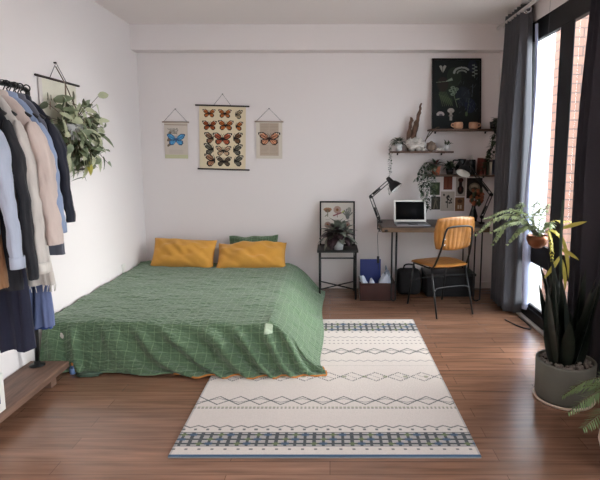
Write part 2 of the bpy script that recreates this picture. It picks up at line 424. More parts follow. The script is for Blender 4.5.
TW, SD = 1.50, .50       # width of the flat top, length of the side fall
FL, TL = .36, 1.80       # front fall, length of the flat top
BX0 = -1.905
def sst(a, b, x):
    t = max(0, min(1, (x-a)/(b-a))); return t*t*(3-2*t)
def blanket(u, v):
    s = u*(TW+SD); t = v*(FL+TL)            # cloth metres
    d = max(0, s-TW); f = max(0, FL-t)
    hx = .345*(d/SD)**.92; hy = .115*(f/FL)
    drop_s = .295*sst(-.08, 1.08, d/SD)*1.0 if d > 0 else 0
    drop_f = .30*sst(-.12, 1.03, f/FL)
    if f <= 0: drop_f = .30*sst(-.12, 1.03, 0)*max(0, 1-(t-FL)/.05)
    k = 14.; drop = math.log(math.exp(k*drop_s/.3)+math.exp(k*drop_f/.3)-1)/k*.3
    drop = min(drop, .30)
    x = BX0+min(s, TW)+hx
    skew = .055*max(0, min(1, (-.4-x)/1.5))            # front edge is not quite square to the room
    y = 3.215+skew+max(0, t-FL)-hy
    z = .314-drop
    # crumple on the top
    p = Vector((s*3, t*6, .3))
    top = max(0, 1-drop/.06)
    z += top*(.014*noise.noise(p)+.008*noise.noise(p*2.7)+.006*noise.noise(Vector((s*7, t*26, 1)))+.003*noise.noise(Vector((s*40, t*34, 1))))
    # head hem is rumpled into a roll
    e = sst(.955, .985, v)*(1-sst(.99, 1., v)); z += .016*e*(1+.5*noise.noise(Vector((s*6, 0, 3))))
    # front: folds sweeping down to the right, deeper near the free corner
    if f > 0 or d > 0:
        a = sst(0, .4, f/FL)*sst(.0, 1., .25+max(0, 1-f/FL)+.5)
        q = s-(.35+.75*sst(.2, 1.2, s))*f+.05*math.sin(s*4.1)+.03*noise.noise(Vector((s*3, f*6, 8)))
        r1 = math.sin(q*2*PI/.19+2.5*noise.noise(Vector((q*3, 1, 0)))); r2 = noise.noise(Vector((q*22, 5, f*3)))
        amp = .014+.030*sst(.3, 1.1, s)*(1-.5*sst(1.75, 2., s))
        y -= a*(amp*(.5+.5*r1)**1.6*1.5+.016*r2)*(1 if d <= 0 else max(.0, 1-d/SD*.8))
        z += a*(.012*r1+.01*r2)*(1 if f < FL*.9 else 0)
        # side: long soft folds
        b = sst(0, .3, d/SD)*(1-sst(.8, 1, d/SD))
        g = noise.noise(Vector(((t-d*.9)*5.5, 7, 0))); z += b*(.028*g+.008*noise.noise(Vector((t*16, d*8, 4))))
        x += b*.02*noise.noise(Vector((t*5, 3, 1)))
        # gather at the corner
        c = math.exp(-((s-1.53)**2+(t-.40)**2)/.03); z += .014*c
        c2 = math.exp(-((s-1.72)/.13)**2-((t-.30)/.09)**2); z += .03*c2
    if d > 0: x += .035*sst(.55, 1., d/SD)*(1-sst(.1, .5, t))-.012*sst(.5, 1, d/SD)*math.sin(t*5)
    if z < .016: z = .016+.006*abs(noise.noise(Vector((s*14, t*14, 0))))
    return Vector((x, y, z))
bl = thing('blanket', 'green plaid crinkled cotton blanket draped over the mattress, hem reaching floor and rug', 'blanket', (-1.1, 4.1, 0))
off = Vector((1.1, -4.1, 0))
MB().grid(lambda u, v: blanket(u, v)+off, 190, 190, uvfn=lambda u, v: (u*(TW+SD), v*(FL+TL))).build('cover', M['plaid'], bl, solid=.008)
hem = [blanket(.45+.55*i/50, 0)+off+Vector((0, -.004, -.003)) for i in range(51)]
hem += [blanket(1, .14*i/16)+off+Vector((.004, 0, -.002)) for i in range(1, 17)]
MB().tube(hem, .006, 6).build('orange_lining_edge', M['sheet'], bl)
tg = blanket(.735, .172)+off
def tagf(u, v):
    p = blanket(.742+.03*u, .158-.030*v)+off; return p+Vector((-.003, -.010, .006))
MB().grid(tagf, 6, 6).build('care_tag', M['tag'], bl, solid=.002)

def pillow(name, label, c, w, h, t, tilt, rz, m, seed, ripple=.012, uvs=None):
    o = thing(name, label, 'pillow', c, rz)
    mb = MB(); Rx = Matrix.Rotation(R(tilt), 3, 'X')
    def f(u, v, sg):
        a = 2*u-1; b = 2*v-1
        pr = max(0, (1-abs(a)**3.2))**.5*max(0, (1-abs(b)**3.0))**.5
        pin = 1-.05*(1-abs(b)**2)*abs(a)**3*1; pin2 = 1-.07*(1-abs(a)**2)*abs(b)**3
        x = a*w/2*pin; z = b*h/2*pin2
        n_ = noise.noise(Vector((a*2.2+seed, b*2.2, seed)))
        cr = noise.noise(Vector(((a+b*.6)*4+seed, b*1.5, 0)))
        y = sg*(t/2*pr*(1+.25*n_)+ripple*cr*pr)
        z += .02*n_*(1 if b > -.3 else .3)+.008*a*(-1 if seed == 2 else .4)*2
        return Rx @ Vector((x, y, z))
    mb.grid(lambda u, v: f(u, v, -1), 36, 26, uvfn=lambda u, v: (u*w, v*h))
    mb.grid(lambda u, v: f(1-u, v, 1), 36, 26, uvfn=lambda u, v: (u*w, v*h))
    mb.build('pillow_case', m, o)
    # piped seam all round
    seam = [f(i/20, 0, 1) for i in range(21)]+[f(1, i/12, 1) for i in range(1, 13)]+[f(1-i/20, 1, 1) for i in range(1, 21)]+[f(0, 1-i/12, 1) for i in range(1, 12)]
    mb2 = MB(); mb2.tube(seam+[seam[0]], .004, 6); mb2.build('seam', m, o)
    return o
pillow('pillow', 'mustard yellow pillow at the left, nearest the room corner', (-1.455, 4.985, .425), .63, .32, .19, -34, R(-1.5), M['mustard'], 2, .022)
pillow('pillow', 'mustard yellow pillow at the right, in front of the green plaid one', (-.775, 4.965, .405), .68, .32, .20, -46, R(2), M['mustard'], 5, .026)
pillow('pillow', 'green plaid pillow standing behind the right mustard pillow', (-.785, 5.165, .430), .50, .29, .11, -9, 0, M['plaid'], 9)

# ================================================================== RUG
def make_rug():
    W, L = 1.47, 1.99; nx, ny = 400, 480
    cv = Canvas(nx, ny, (208, 198, 192)); A = cv.a
    X = np.linspace(0, W, nx)[None, :]*np.ones((ny, 1)); Yd = np.linspace(L, 0, ny)[:, None]*np.ones((1, nx))  # Yd = distance from near edge
    dk = np.array(lin((66, 72, 76))); bl_ = np.array(lin((70, 96, 124))); gr = np.array(lin((112, 122, 84))); 
    def put(mask, c, al=1.): A[mask] = A[mask]*(1-al)+c*al
    put(Yd < .016, bl_); put(Yd > L-.012, dk, .4); put((X < .008) | (X > W-.008), dk, .35)
    rs = np.random.RandomState(3)
    def band(a, b, seed):
        m = (Yd > a) & (Yd < b); cx = .047
        # cross motifs in a grid, mixed colours
        u = (X/cx) % 1-.5; v = ((Yd-a)/(b-a)*3) % 1-.5
        shape = ((np.abs(u) < .17) | (np.abs(v) < .2)) & (np.abs(u)+np.abs(v) < .75)
        put(m & shape, dk, .95); put(m & ~shape, bl_, .18)
        k = np.floor(X/cx).astype(int); kk = np.floor((Yd-a)/(b-a)*3).astype(int)
        pick = (k*7+kk*5+seed) % 4
        put(m & (pick == 1) & (np.abs(u) < .4) & (np.abs(v) < .32), bl_, .6)
        put(m & (pick == 2) & (np.abs(u)+np.abs(v) < .42), gr, .7)
        for e in (a, b, (a*2+b)/3, (a+2*b)/3): put(np.abs(Yd-e) < .0035, dk, .7)
        put((np.abs(Yd-(a-.028)) < .007) & (((X/.062) % 1) < .24), dk, .8)
        put((np.abs(Yd-(b+.03)) < .007) & (((X/.062) % 1) < .24), dk, .8)
    band(.085, .205, 0); band(L-.30+.01, L-.10, 1)
    def zig(c, amp, per, w=.0055, al=.8, ph=0., dash=False, col=dk):
        tri = np.abs((((X+ph)/per) % 1)-.5)*4-1
        m = np.abs(Yd-(c+amp*tri)) < w*(1+2.*amp/per)
        if dash: m &= ((X/.012) % 1) < .6
        put(m, col, al)
    zig(.262, .010, .075, .004)                                    # wavy line
    put((np.abs(Yd-.455) < .0035) & (((X/.022) % 1) < .6), dk, .8)
    put((np.abs(Yd-.468) < .0035) & (((X/.022) % 1) < .6), gr, .9)
    for ph in (0, .12): zig(.545, .048, .24, .0038, .85, ph)
    zig(.545, .022, .24, .0035, .6, .12)
    c = .86                                                        # dotted diamonds
    for ph in (0, .15): zig(c, .062, .30, .0055, .8, ph, True)
    zig(c, .03, .15, .004, .55, .04, True)
    for i in range(11): put(((X-.07-i*.13)/.016)**2+((Yd-c)/.016)**2 < 1, gr, .6)
    for ph in (0, .12): zig(1.28, .052, .24, .005, .85, ph)
    zig(1.28, .022, .12, .004, .5)
    for q in (1.43, 1.49): put((np.abs(Yd-q) < .006) & (((X/.034) % 1) < .45), dk, .65)
    zig(1.56, .014, .06, .004, .6); zig(1.11, .012, .06, .004, .5); zig(1.03, .001, .06, .003, .3)
    cv.a *= 1+.10*(rs.rand(ny, nx, 1)-.5)
    o = cv.mesh('rug', W, L, .011, None, attr_mat('woven_rug', .95, .5), (150, 145, 140))
    o.rotation_euler = (R(-90), 0, 0)
    return o
rug = make_rug()
rug.location = (-.76, 2.222, 0)
tag(rug, 'cream woven rug with grey zigzag and diamond bands and blue near edge', 'rug')

# ================================================================== PLANT STAND, FRAME, POTTED PLANT
st = thing('plant_stand', 'slim black metal plant stand with square tray top and crossed lower bars', 'plant stand', (.075, 4.99, 0))
tr = MB().box(-.20, .20, -.15, .20, .465, .478)
for a in ((-.20, -.19, -.15, .20), (.19, .20, -.15, .20), (-.20, .20, -.15, -.145), (-.20, .20, .19, .20)): tr.box(*a, .478, .485)
tr.build('tray', M['tray'], st, bevel=.003)
for x, y in ((-.175, -.145), (.175, -.145), (-.175, .175), (.175, .175)):
    MB().box(x-.009, x+.009, y-.009, y+.009, 0, .465).build('leg', M['blackmetal'], st)
MB().box(-.175, .175, -.15, -.14, .405, .418).box(-.175, .175, .17, .18, .405, .418).box(-.18, -.17, -.145, .175, .405, .418).box(.17, .18, -.145, .175, .405, .418).build('upper_rails', M['blackmetal'], st)
MB().tube([(-.175, -.145, .10), (.175, .175, .10)], .007).tube([(.175, -.145, .10), (-.175, .175, .10)], .007).build('cross_bars', M['blackmetal'], st)

def framed(name, label, cat, W, H, cv, fm, fw=.016, depth=.02, loc=(0, 0, 0), rx=0., group=None):
    o = thing(name, label, cat, loc, 0, group); o.rotation_euler = (rx, 0, 0)
    f = MB(); f.box(0, fw, -depth, 0, 0, H).box(W-fw, W, -depth, 0, 0, H).box(fw, W-fw, -depth, 0, 0, fw).box(fw, W-fw, -depth, 0, H-fw, H)
    f.build('frame', fm, o, smooth=False)
    p = cv.mesh('print', W-2*fw, H-2*fw, .006, o); p.location = (fw, -.003, fw)
    return o
# botanical chart with flowers
cv = Canvas(110, 140, (198, 190, 182)); rr = cv.h/cv.w
def flower(cv, x, y, r, c, n=9, c2=(120, 80, 50)):
    for i in range(n):
        a = 2*PI*i/n; cv.ell(x+math.cos(a)*r*.6, y+math.sin(a)*r*.6, r*.42, r*.42, c, .85)
    cv.ell(x, y, r*.35, r*.35, c2)
cv.ell(.2, .21, .13, .06, (150, 112, 84)); cv.ell(.2, .25, .09, .05, (120, 90, 70)); cv.line(.2, .25, .2, .42, .014, (110, 110, 90)); cv.line(.2, .36, .12, .42, .012, (110, 110, 90))
flower(cv, .5, .22, .12, (160, 130, 118)); cv.line(.5, .32, .5, .44, .012, (110, 80, 80)); cv.line(.38, .40, .66, .30, .02, (130, 70, 80)); cv.line(.66, .3, .72, .26, .03, (160, 165, 100))
for i in range(6):
    a = R(-150+i*24); cv.line(.82, .45, .82+math.cos(a)*.16, .42+math.sin(a)*.22, .02, (112, 112, 108))
cv.ell(.87, .2, .06, .06, (140, 138, 130)); cv.ell(.82, .42, .06, .09, (100, 100, 98))
for x in (.2, .5, .8):
    flower(cv, x, .68, .10, (150, 120, 112)); cv.line(x, .78, x, 1.0, .012, (100, 108, 90)); cv.line(x, .9, x+.1, .82, .016, (110, 120, 96)); cv.rect(x-.08, 1.06, x+.08, 1.075, (150, 142, 136))
    cv.rect(x-.07, .52, x+.07, .535, (160, 150, 144))
framed('framed_print', 'black framed botanical flower chart leaning on wall atop the plant stand', 'picture frame', .36, .455, cv, M['blackframe'], .015, .018, (-.105, 5.16, .4785), R(-9))

def bushy(name, m_list, parent, c, n, L, W, seed, el=(10, 80), bend=.5, jitter=.02, length_var=.4):
    r = random.Random(seed); mb = MB()
    for i in range(n):
        az = r.uniform(0, 2*PI); e = R(r.uniform(*el)); d = Vector((math.cos(az)*math.cos(e), math.sin(az)*math.cos(e), math.sin(e)))
        base = Vector(c)+Vector((r.uniform(-1, 1), r.uniform(-1, 1), r.uniform(-.5, .5)))*jitter
        l = L*r.uniform(1-length_var, 1)
        stem = base+d*l*.45
        mb.tube([base, stem], .0015, 4, mi=0)
        dd = (d+Vector((r.uniform(-.3, .3), r.uniform(-.3, .3), r.uniform(-.5, .1)))).normalized()
        mb.leaf(stem, dd, Vector((0, 0, 1)), l*.65, W*r.uniform(.7, 1.1), bend*r.uniform(.4, 1.2), mi=r.randrange(len(m_list)))
    return mb.build(name, m_list, parent)
def pot_prof(r0, r1, h, t=.006, rim=0.):
    return [(0, 0), (r0, 0), (r1, h), (r1+rim, h), (r1+rim-t, h), (r1-t, h-.02), (0, h-.02)]
def potted(name, label, loc, potm, r0, r1, h, group=None, cat='potted plant'):
    o = thing(name, label, cat, loc, 0, group)
    MB().lathe(pot_prof(r0, r1, h)[:-2]+[(r1-.006, h-.015)], n=24).build('pot', potm, o)
    MB().lathe([(r1-.007, h-.016), (r1*.5, h-.010), (0, h-.008)], n=16).build('soil', M['soil'], o)
    return o
pp = potted('potted_plant', 'white pot with dark purple and grey leaves in front of the flower chart', (.083, 4.95, .4785), M['whitepot'], .045, .055, .11)
bushy('foliage', [M['leaf_purple'], M['leaf_rim'], M['leaf_purple'], M['leaf_rim']], pp, (0, 0, .12), 130, .20, .078, 4, (-15, 82))

# ================================================================== CRATE and its content
cr = thing('storage_crate', 'dark red-brown open box on floor between plant stand and desk', 'storage box', (.462, 4.95, 0))
b = MB().box(-.17, .17, -.15, .15, 0, .012)
b.box(-.17, -.158, -.15, .15, .012, .165).box(.158, .17, -.15, .15, .012, .165).box(-.158, .158, -.15, -.138, .012, .165).box(-.158, .158, .138, .15, .012, .165)
b.build('box_body', M['crate'], cr, smooth=False, bevel=.003)
MB().box(-.172, .172, -.153, -.138, .150, .172).box(-.172, .172, .138, .153, .150, .172).box(-.173, -.157, -.138, .138, .150, .172).box(.157, .173, -.138, .138, .150, .172).build('rim', M['crate'], cr, bevel=.002)
t = thing('folder', 'navy blue folder standing at the back of the dark box', 'folder', (.41, 5.045, .014)); t.rotation_euler = (R(-5), 0, 0)
MB().box(-.105, .105, -.005, 0, 0, .34).box(-.105, .105, .010, .015, 0, .34).box(-.105, -.100, 0, .010, 0, .34).build('cover', M['navy'], t, smooth=False)
MB().box(-.098, .103, .001, .009, .004, .333).build('sheets', M['paper'], t, smooth=False)
def roll(label, loc, r, h, tilt, az, seed, nm='paper_bundle'):
    o = MB().blob((0, 0, h/2), (r, r*.8, h/2), seed, .22, 2.2, 12).build(nm, M['paper'])
    o.location = loc; o.rotation_euler = (R(tilt), R(az), 0); tag(o, label, 'paper', 'white paper bundles in the dark box'); return o
roll('crumpled white paper bundle at far left of the dark box, leaning out', (.385, 4.88, .03), .032, .22, 5, -22, 1)
roll('crumpled white paper bundle second from left in the dark box', (.43, 4.86, .03), .035, .175, 6, -10, 2)
roll('largest crumpled white paper bundle in the middle of the dark box', (.52, 4.89, .03), .055, .22, 4, 8, 3)
o = MB().blob((0, 0, .13), (.034, .07, .13), 6, .3, 2.5, 14).build('plastic_bag', M['clear']); o.location = (.585, 4.93, .03); o.rotation_euler = (0, R(-6), 0)
tag(o, 'crumpled see-through grey plastic bag at right end of the dark box', 'plastic bag')

# ================================================================== DESK
dk = thing('desk', 'wooden desk with dark top and black steel rod legs against back wall', 'desk', (1.06, 4.93, 0))
MB().box(-.575, .44, -.21, .325, .722, .736).build('desk_surface', M['desktop'], dk, bevel=.002)
MB().box(-.572, .437, -.207, .322, .682, .722).build('desk_edge', M['deskedge'], dk, bevel=.003)
MB().box(-.55, -.52, -.210, -.206, .69, .71).build('edge_bracket', M['blackmetal'], dk)
for x0, x1, y in ((-.47, -.43, -.15), (-.42, -.37, .27), (.32, .385, -.15), (.32, .38, .27)):
    MB().tube([(x0, y, .682), (x0, y, .02), ((x0+x1)/2, y, .004)], .0075).tube([(x1, y, .682), (x1, y, .02), ((x0+x1)/2, y, .004)], .0075).build('leg', M['blackmetal'], dk)

lp = thing('laptop', 'open white-framed laptop with black screen on the desk', 'laptop', (.785, 4.845, .736))
b = MB().box(-.158, .158, -.115, .11, .001, .016); b.build('base', M['alu'], lp, bevel=.003)
MB().box(-.14, .14, -.02, .09, .0162, .018).build('keyboard', M['keys'], lp)
MB().box(-.045, .045, -.105, -.035, .0162, .0175).build('touchpad', M['keys'], lp)
Mx = Matrix.Translation((0, .112, .016)) @ Matrix.Rotation(R(-14), 4, 'X')
MB().box(-.158, .158, -.004, .004, 0, .215, M_=Mx).build('lid', M['plug'], lp, bevel=.002)
MB().box(-.140, .140, -.0052, -.0042, .020, .197, M_=Mx).build('screen', M['screen'], lp)

def seg_lamp(name, label, base, joints, headdir, headlen, r1, inner, cable=None, clamp=1):
    o = thing(name, label, 'desk lamp', base)
    b = Vector(base); fx = clamp; J = [Vector(j)-b for j in joints]
    c = MB().box(-.02*fx, .025*fx, -.02, .02, -.068, -.056).box(-.02*fx, .025*fx, -.02, .02, .0005, .014).box(-.026*fx, -.018*fx, -.018, .018, -.068, .014).tube([(0, 0, -.085), (0, 0, -.0555)], .006).lathe([(.012, -.090), (.012, -.084)], n=10)
    c.build('clamp', M['blackmetal'], o, bevel=.001)
    pp_ = [Vector((0, 0, .014))]+J
    for a, q in zip(pp_[:-1], pp_[1:]):
        dvec = (q-a); side = Vector((-dvec.z, 0, dvec.x)).normalized()*.013
        m_ = MB()
        if dvec.length > .12:
            m_.tube([a+side, q+side], .0048, 6).tube([a-side, q-side], .0048, 6)
            s1 = a+dvec*.12+side*.2; s2 = a+dvec*.5; m_.tube([s1, s2], .007, 8)
        else: m_.tube([a, q], .007, 8)
        m_.build('arm', M['blackmetal'], o)
        MB().lathe([(0, -.016), (.017, -.016), (.017, .016), (0, .016)], n=12, M_=Matrix.Translation(q) @ Matrix.Rotation(R(90), 4, 'X')).build('joint', M['blackmetal'], o)
    hd = Vector(headdir).normalized(); q = J[-1]
    rot = Vector((0, 0, 1)).rotation_difference(hd).to_matrix().to_4x4(); T = Matrix.Translation(q) @ rot
    pr = [(0, -.035), (.020, -.035), (.024, -.005), (.028, .025), (.042, .04), (r1*.8, headlen*.62), (r1, headlen)]
    MB().lathe(pr, n=28, M_=T).build('lamp_shade', M['blackmetal'], o)
    MB().lathe([(r1*.97, headlen-.001), (r1*.77, headlen*.62), (.036, .045), (0, .04)], n=28, M_=T).build('shade_inside', inner, o)
    MB().blob(tuple(T @ Vector((0, 0, headlen*.6))), (.024, .024, .024), 1, 0, 1, 8).build('bulb', M['lampwhite'], o)
    if cable: MB().tube(bez([Vector(p)-b for p in cable[0]]), .0025, 6).build('cable', M['blackmetal'], o); cable[1](o, b)
    return o
def plugf(o, b):
    MB().box(-.012, .012, -.01, .01, -.035, .035).build('switch', M['darkplastic'], o, bevel=.004, loc=Vector((.478, 4.97, .37))-b)
seg_lamp('desk_lamp', 'black jointed desk lamp clamped to left end of the desk, over the laptop', (.495, 5.02, .736),
         [(.482, 5.02, .78), (.400, 5.0, .995), (.585, 5.0, 1.155)], (.62, -.30, -.75), .105, .068, M['lampwhite'],
         ([(.482, 4.99, .69), (.470, 4.975, .6), (.474, 4.97, .5), (.478, 4.97, .40), (.478, 4.97, .34), (.49, 5.02, .26)], plugf))
seg_lamp('desk_lamp', 'black jointed desk lamp with white shade interior at right end of the desk', (1.484, 4.95, .736),
         [(1.484, 4.95, .80), (1.565, 4.94, 1.02), (1.315, 4.93, 1.315)], (-.42, -.42, -.80), .11, .07, M['lampwhite'], None, -1)

# dried bouquet
v = thing('dried_bouquet', 'dried orange-brown flowers in a dark vase on the desk beside the curtain', 'dried flowers', (1.455, 5.14, .736))
MB().lathe([(0, 0), (.035, 0), (.045, .05), (.03, .10), (.018, .14), (.022, .16)], n=20).build('vase', M['darkglass'], v)
mb = MB(); rg = random.Random(5)
for i in range(46):
    a = rg.uniform(0, 2*PI); h = rg.uniform(.17, .31); r_ = .02+.048*math.sin(PI*min(1, (h-.14)/.20))*rg.random()**.5
    p = Vector((math.cos(a)*r_+.03*(h/.3), math.sin(a)*r_, h)); mb.tube([(0, 0, .15), p*.6+Vector((0, 0, .05)), p], .0012, 4, 0)
    mb.blob(p, (.014, .014, .018), i, .5, 3, 5, mi=1 if i % 3 else 2)
mb.build('dried_flower_heads', [M['stem'], M['dried'], M['leaf_olive']], v)

# ================================================================== CHAIR
ch = thing('chair', 'tan leather chair with black tube frame, turned towards the desk', 'chair', (1.013, 4.506, 0), math.atan2(.36, .933))
def seatf(sg):
    def f(u, v):
        a = 2*u-1; b_ = 2*v-1
        # squircle mapping
        k = (1-.5*b_*b_*.55)**.5; k2 = (1-.5*a*a*.55)**.5
        W_ = .212+.018*b_; x = a*W_*k; y = b_*.215*k2+.04
        e = max(0, 1-max(abs(a), abs(b_))**6)**.5
        dip = -.012*(1-a*a)*(1-b_*b_)
        front = -.018*max(0, b_)**3; z = .442+front+(.016*e+dip*.7 if sg > 0 else -.016*e)
        if sg > 0: z += .0025*abs(math.cos(a*PI*4.5))*e*(1 if abs(a) < .85 else 0)
        return Vector((x, y, z))
    return f
MB().grid(seatf(1), 40, 30).grid(lambda u, v: seatf(-1)(1-u, v), 40, 30).build('seat', M['leather'], ch)
def backf(sg):
    def f(u, v):
        a = 2*u-1; b_ = 2*v-1
        k = (1-.5*b_*b_*.5)**.5; k2 = (1-.5*a*a*.4)**.5
        x = a*(.198+.008*b_)*k*1.02; zz = b_*.142*k2*1.05
        e = max(0, 1-max(abs(a), abs(b_))**8)**.5
        th = .015*e; rib = .0026*abs(math.sin(a*PI*4.5))*e
        y = -.165-.028*(1-a*a)-zz*.16+(sg*(th+rib*(1 if sg < 0 else .4)))
        return Vector((x, y, .735+zz))
    return f
MB().grid(backf(-1), 72, 24).grid(lambda u, v: backf(1)(1-u, v), 72, 24).build('backrest', M['leather'], ch)
bm = M['blackmetal']
for sx in (-1, 1):
    MB().tube([(sx*.175, -.095, .425), (sx*.186, -.218, .004)], .0085, 10).build('leg', bm, ch)
    MB().tube([(sx*.18, .19, .42), (sx*.19, .275, .004)], .0085, 10).build('leg', bm, ch)
    for px, py in ((.186, -.218), (.19, .235)):
        pass
U = [(-.165, -.04, .418), (-.167, -.12, .440), (-.150, -.198, .60), (-.132, -.237, .765), (-.095, -.248, .80), (0, -.252, .806), (.095, -.248, .80), (.132, -.237, .765), (.150, -.198, .60), (.167, -.12, .440), (.165, -.04, .418)]
MB().tube(bez(U, 5), .0085, 10).build('back_frame', bm, ch)
MB().tube([(-.175, -.095, .418), (.175, -.095, .418)], .008).tube([(-.18, .19, .416), (.18, .19, .416)], .008).tube([(-.176, -.095, .418), (-.18, .19, .416)], .008).tube([(.176, -.095, .418), (.18, .19, .416)], .008).build('seat_frame', bm, ch)
MB().tube(bez([(-.182, -.160, .225), (-.14, -.150, .252), (0, -.150, .256), (.14, -.150, .252), (.182, -.160, .225)], 5), .006).build('stretcher', bm, ch)
MB().tube(bez([(-.187, .232, .225), (-.14, .226, .25), (0, .226, .256), (.14, .226, .25), (.187, .232, .225)], 5), .006).build('stretcher', bm, ch)
for sx in (-1, 1):
    for k in range(3):
        z_ = .645+.05*k; MB().blob((sx*.128, -.226-(z_-.735)*.16, z_), (.006, .004, .006), 1, 0, 1, 5).build('rivet', M['chrome'], ch)

# dark things stored under the desk
o = thing('duffel_bag', 'black soft bag on floor under the desk, left of the chair', 'bag', (.80, 5.08, 0))
bb = MB().box(-.12, .12, -.10, .10, 0, .25).build('bag_body', M['blackfab'], o, bevel=.045)
MB().tube(bez([(-.06, -.03, .245), (-.04, -.03, .30), (.04, -.03, .30), (.06, -.03, .245)]), .008).build('handle', M['blackfab'], o)
o = thing('storage_box', 'low black storage box on floor under the desk, behind the chair', 'box', (1.20, 5.08, 0))
MB().box(-.24, .24, -.15, .14, 0, .21).build('box_body', M['blackfab'], o, bevel=.01)
MB().box(-.248, .248, -.158, .148, .21, .235).build('lid', M['darkplastic'], o, bevel=.006)

# ================================================================== SHELVES
def shelf(label, x0, x1, z):
    o = thing('wall_shelf', label, 'shelf', ((x0+x1)/2, 5.17, z)); w_ = (x1-x0)/2
    MB().box(-w_, w_, -.10, .099, -.018, 0).build('board', M['shelfwood'], o, bevel=.002)
    for x in (-w_+.08, w_-.08): MB().box(x-.008, x+.008, -.03, .097, -.021, -.0185).box(x-.008, x+.008, .092, .0985, -.04, -.021).build('bracket', M['blackmetal'], o)
    return o
Z1, Z2, Z3 = 1.438, 1.655, 1.205
shelf('short brown wall shelf at middle height, holding driftwood and white coral', .61, 1.22, Z1)
shelf('topmost brown wall shelf, holding the black botanical poster', .99, 1.66, Z2)
shelf('lowest brown wall shelf, holding terracotta pot and books', .93, 1.66, Z3)

def strand(mb, pts, step, L, W, mi, r, stem_mi=0):
    """a trailing stem with leaves along it"""
    P = bez(pts, 8); mb.tube(P, .0013, 4, stem_mi); acc = 0
    for a, b in zip(P[:-1], P[1:]):
        acc += (b-a).length
        while acc > step:
            acc -= step; az = r.uniform(0, 2*PI); d_ = Vector((math.cos(az), math.sin(az)*.7-.2, r.uniform(-.6, .3)))
            mb.leaf(b, d_, Vector((0, 0, 1))+d_*.2, L*r.uniform(.7, 1.15), W*r.uniform(.7, 1.1), r.uniform(.1, .6), mi[r.randrange(len(mi))] if isinstance(mi, list) else mi)

# -- middle shelf
p1 = potted('potted_plant', 'small white pot at left end of middle shelf with a long beaded trailing strand', (.685, 5.13, Z1), M['whitepot'], .030, .036, .075)
mb = MB(); rg = random.Random(11)
strand(mb, [(0, 0, .07), (-.06, -.03, .12), (-.095, -.05, .05), (-.10, -.05, -.1), (-.095, -.05, -.26), (-.10, -.045, -.42)], .009, .022, .015, [1, 2], rg)
strand(mb, [(0, 0, .07), (-.05, -.06, .11), (-.085, -.10, .03), (-.087, -.115, -.1), (-.087, -.105, -.2)], .010, .022, .015, [1, 2], rg)
for i in range(34):
    a = rg.uniform(0, 2*PI); e = rg.uniform(-.1, 1.2); d_ = Vector((math.cos(a)*math.cos(e), math.sin(a)*math.cos(e), math.sin(e)))
    mb.leaf(Vector((0, 0, .075))+d_*.03, d_, (0, 0, 1), .055, .026, .7, rg.choice([1, 2]))
mb.build('foliage', [M['stem'], M['leaf_dark'], M['leaf_rim']], p1)
dw = thing('driftwood', 'tall two-pronged piece of brown driftwood standing on the middle shelf', 'driftwood', (.83, 5.19, Z1))
def prong(pts, rs, seed):
    P = bez(pts, 6); k = len(P); r_ = [rs[0]+(rs[1]-rs[0])*(i/(k-1))**1.1 for i in range(k)]
    m_ = MB().tube(P, r_, 10)
    m_.v = [tuple(Vector(q)*1.0+Vector((noise.noise(Vector(q)*28+Vector((seed, 0, 0))), noise.noise(Vector(q)*28+Vector((0, seed, 9)))*.6, 0))*.014) for q in m_.v]
    return m_
a = prong([(0, 0, 0), (.005, 0, .12), (.03, 0, .26), (.065, 0, .40), (.078, 0, .475)], (.040, .007), 1)
b2 = prong([(-.02, 0, 0), (-.032, 0, .12), (-.028, 0, .24), (-.012, 0, .335)], (.036, .012), 4)
a.add(b2.v, b2.f); a.build('wood', M['drift'], dw)
cc = thing('white_coral', 'large lumpy white coral piece on the middle shelf in front of the driftwood', 'coral', (.84, 5.10, Z1))
mb = MB(); rg = random.Random(3)
for i in range(34):
    a = rg.uniform(0, 2*PI); h = rg.uniform(.02, .11); r_ = .085*math.sqrt(max(0, 1-((h-.05)/.075)**2))*rg.uniform(.5, 1)
    mb.blob((math.cos(a)*r_, math.sin(a)*r_*.35, h), (.026, .022, .022), i, .5, 3, 7)
mb.build('coral_body', M['coral'], cc)
tw = thing('twig_pair', 'pair of thin dark twigs leaning right over the middle shelf', 'twigs', (.945, 5.13, Z1))
MB().tube(bez([(0, 0, 0), (.0, -.01, .10), (.05, -.02, .17), (.10, -.02, .225), (.135, -.02, .235)]), .005, 6).build('twig', M['stem'], tw)
MB().tube(bez([(0, 0, .09), (.03, .02, .16), (.07, .03, .22)]), .004, 6).build('twig', M['stem'], tw)
o = MB().blob((0, 0, .048), (.048, .036, .048), 4, .12, 2, 12).build('round_stone', M['stone']); o.location = (1.005, 5.12, Z1); tag(o, 'rounded brown stone on the middle shelf, right of the coral', 'stone')
for i, (x, s_, lb) in enumerate(((.925, .022, 'tiny pale pebble shell between white coral and brown stone'), (1.075, .024, 'small pale shell right beside the brown stone on the middle shelf'), (1.108, .020, 'small pale shell next to the little white cactus pot'))):
    o = MB().blob((0, 0, s_*.7), (s_, s_*.8, s_*.7), i+8, .25, 3, 8).build('sea_shell', M['coral']); o.location = (x, 5.10-(.02 if i == 0 else 0), Z1); tag(o, lb, 'shell', 'small shells on the middle shelf')
p2 = potted('potted_plant', 'tiny white pot with a brownish succulent at right end of middle shelf', (1.165, 5.12, Z1), M['whitepot'], .026, .032, .06)
bushy('foliage', [M['leaf_olive'], M['leaf_dark']], p2, (0, 0, .058), 16, .055, .018, 6, (30, 85))

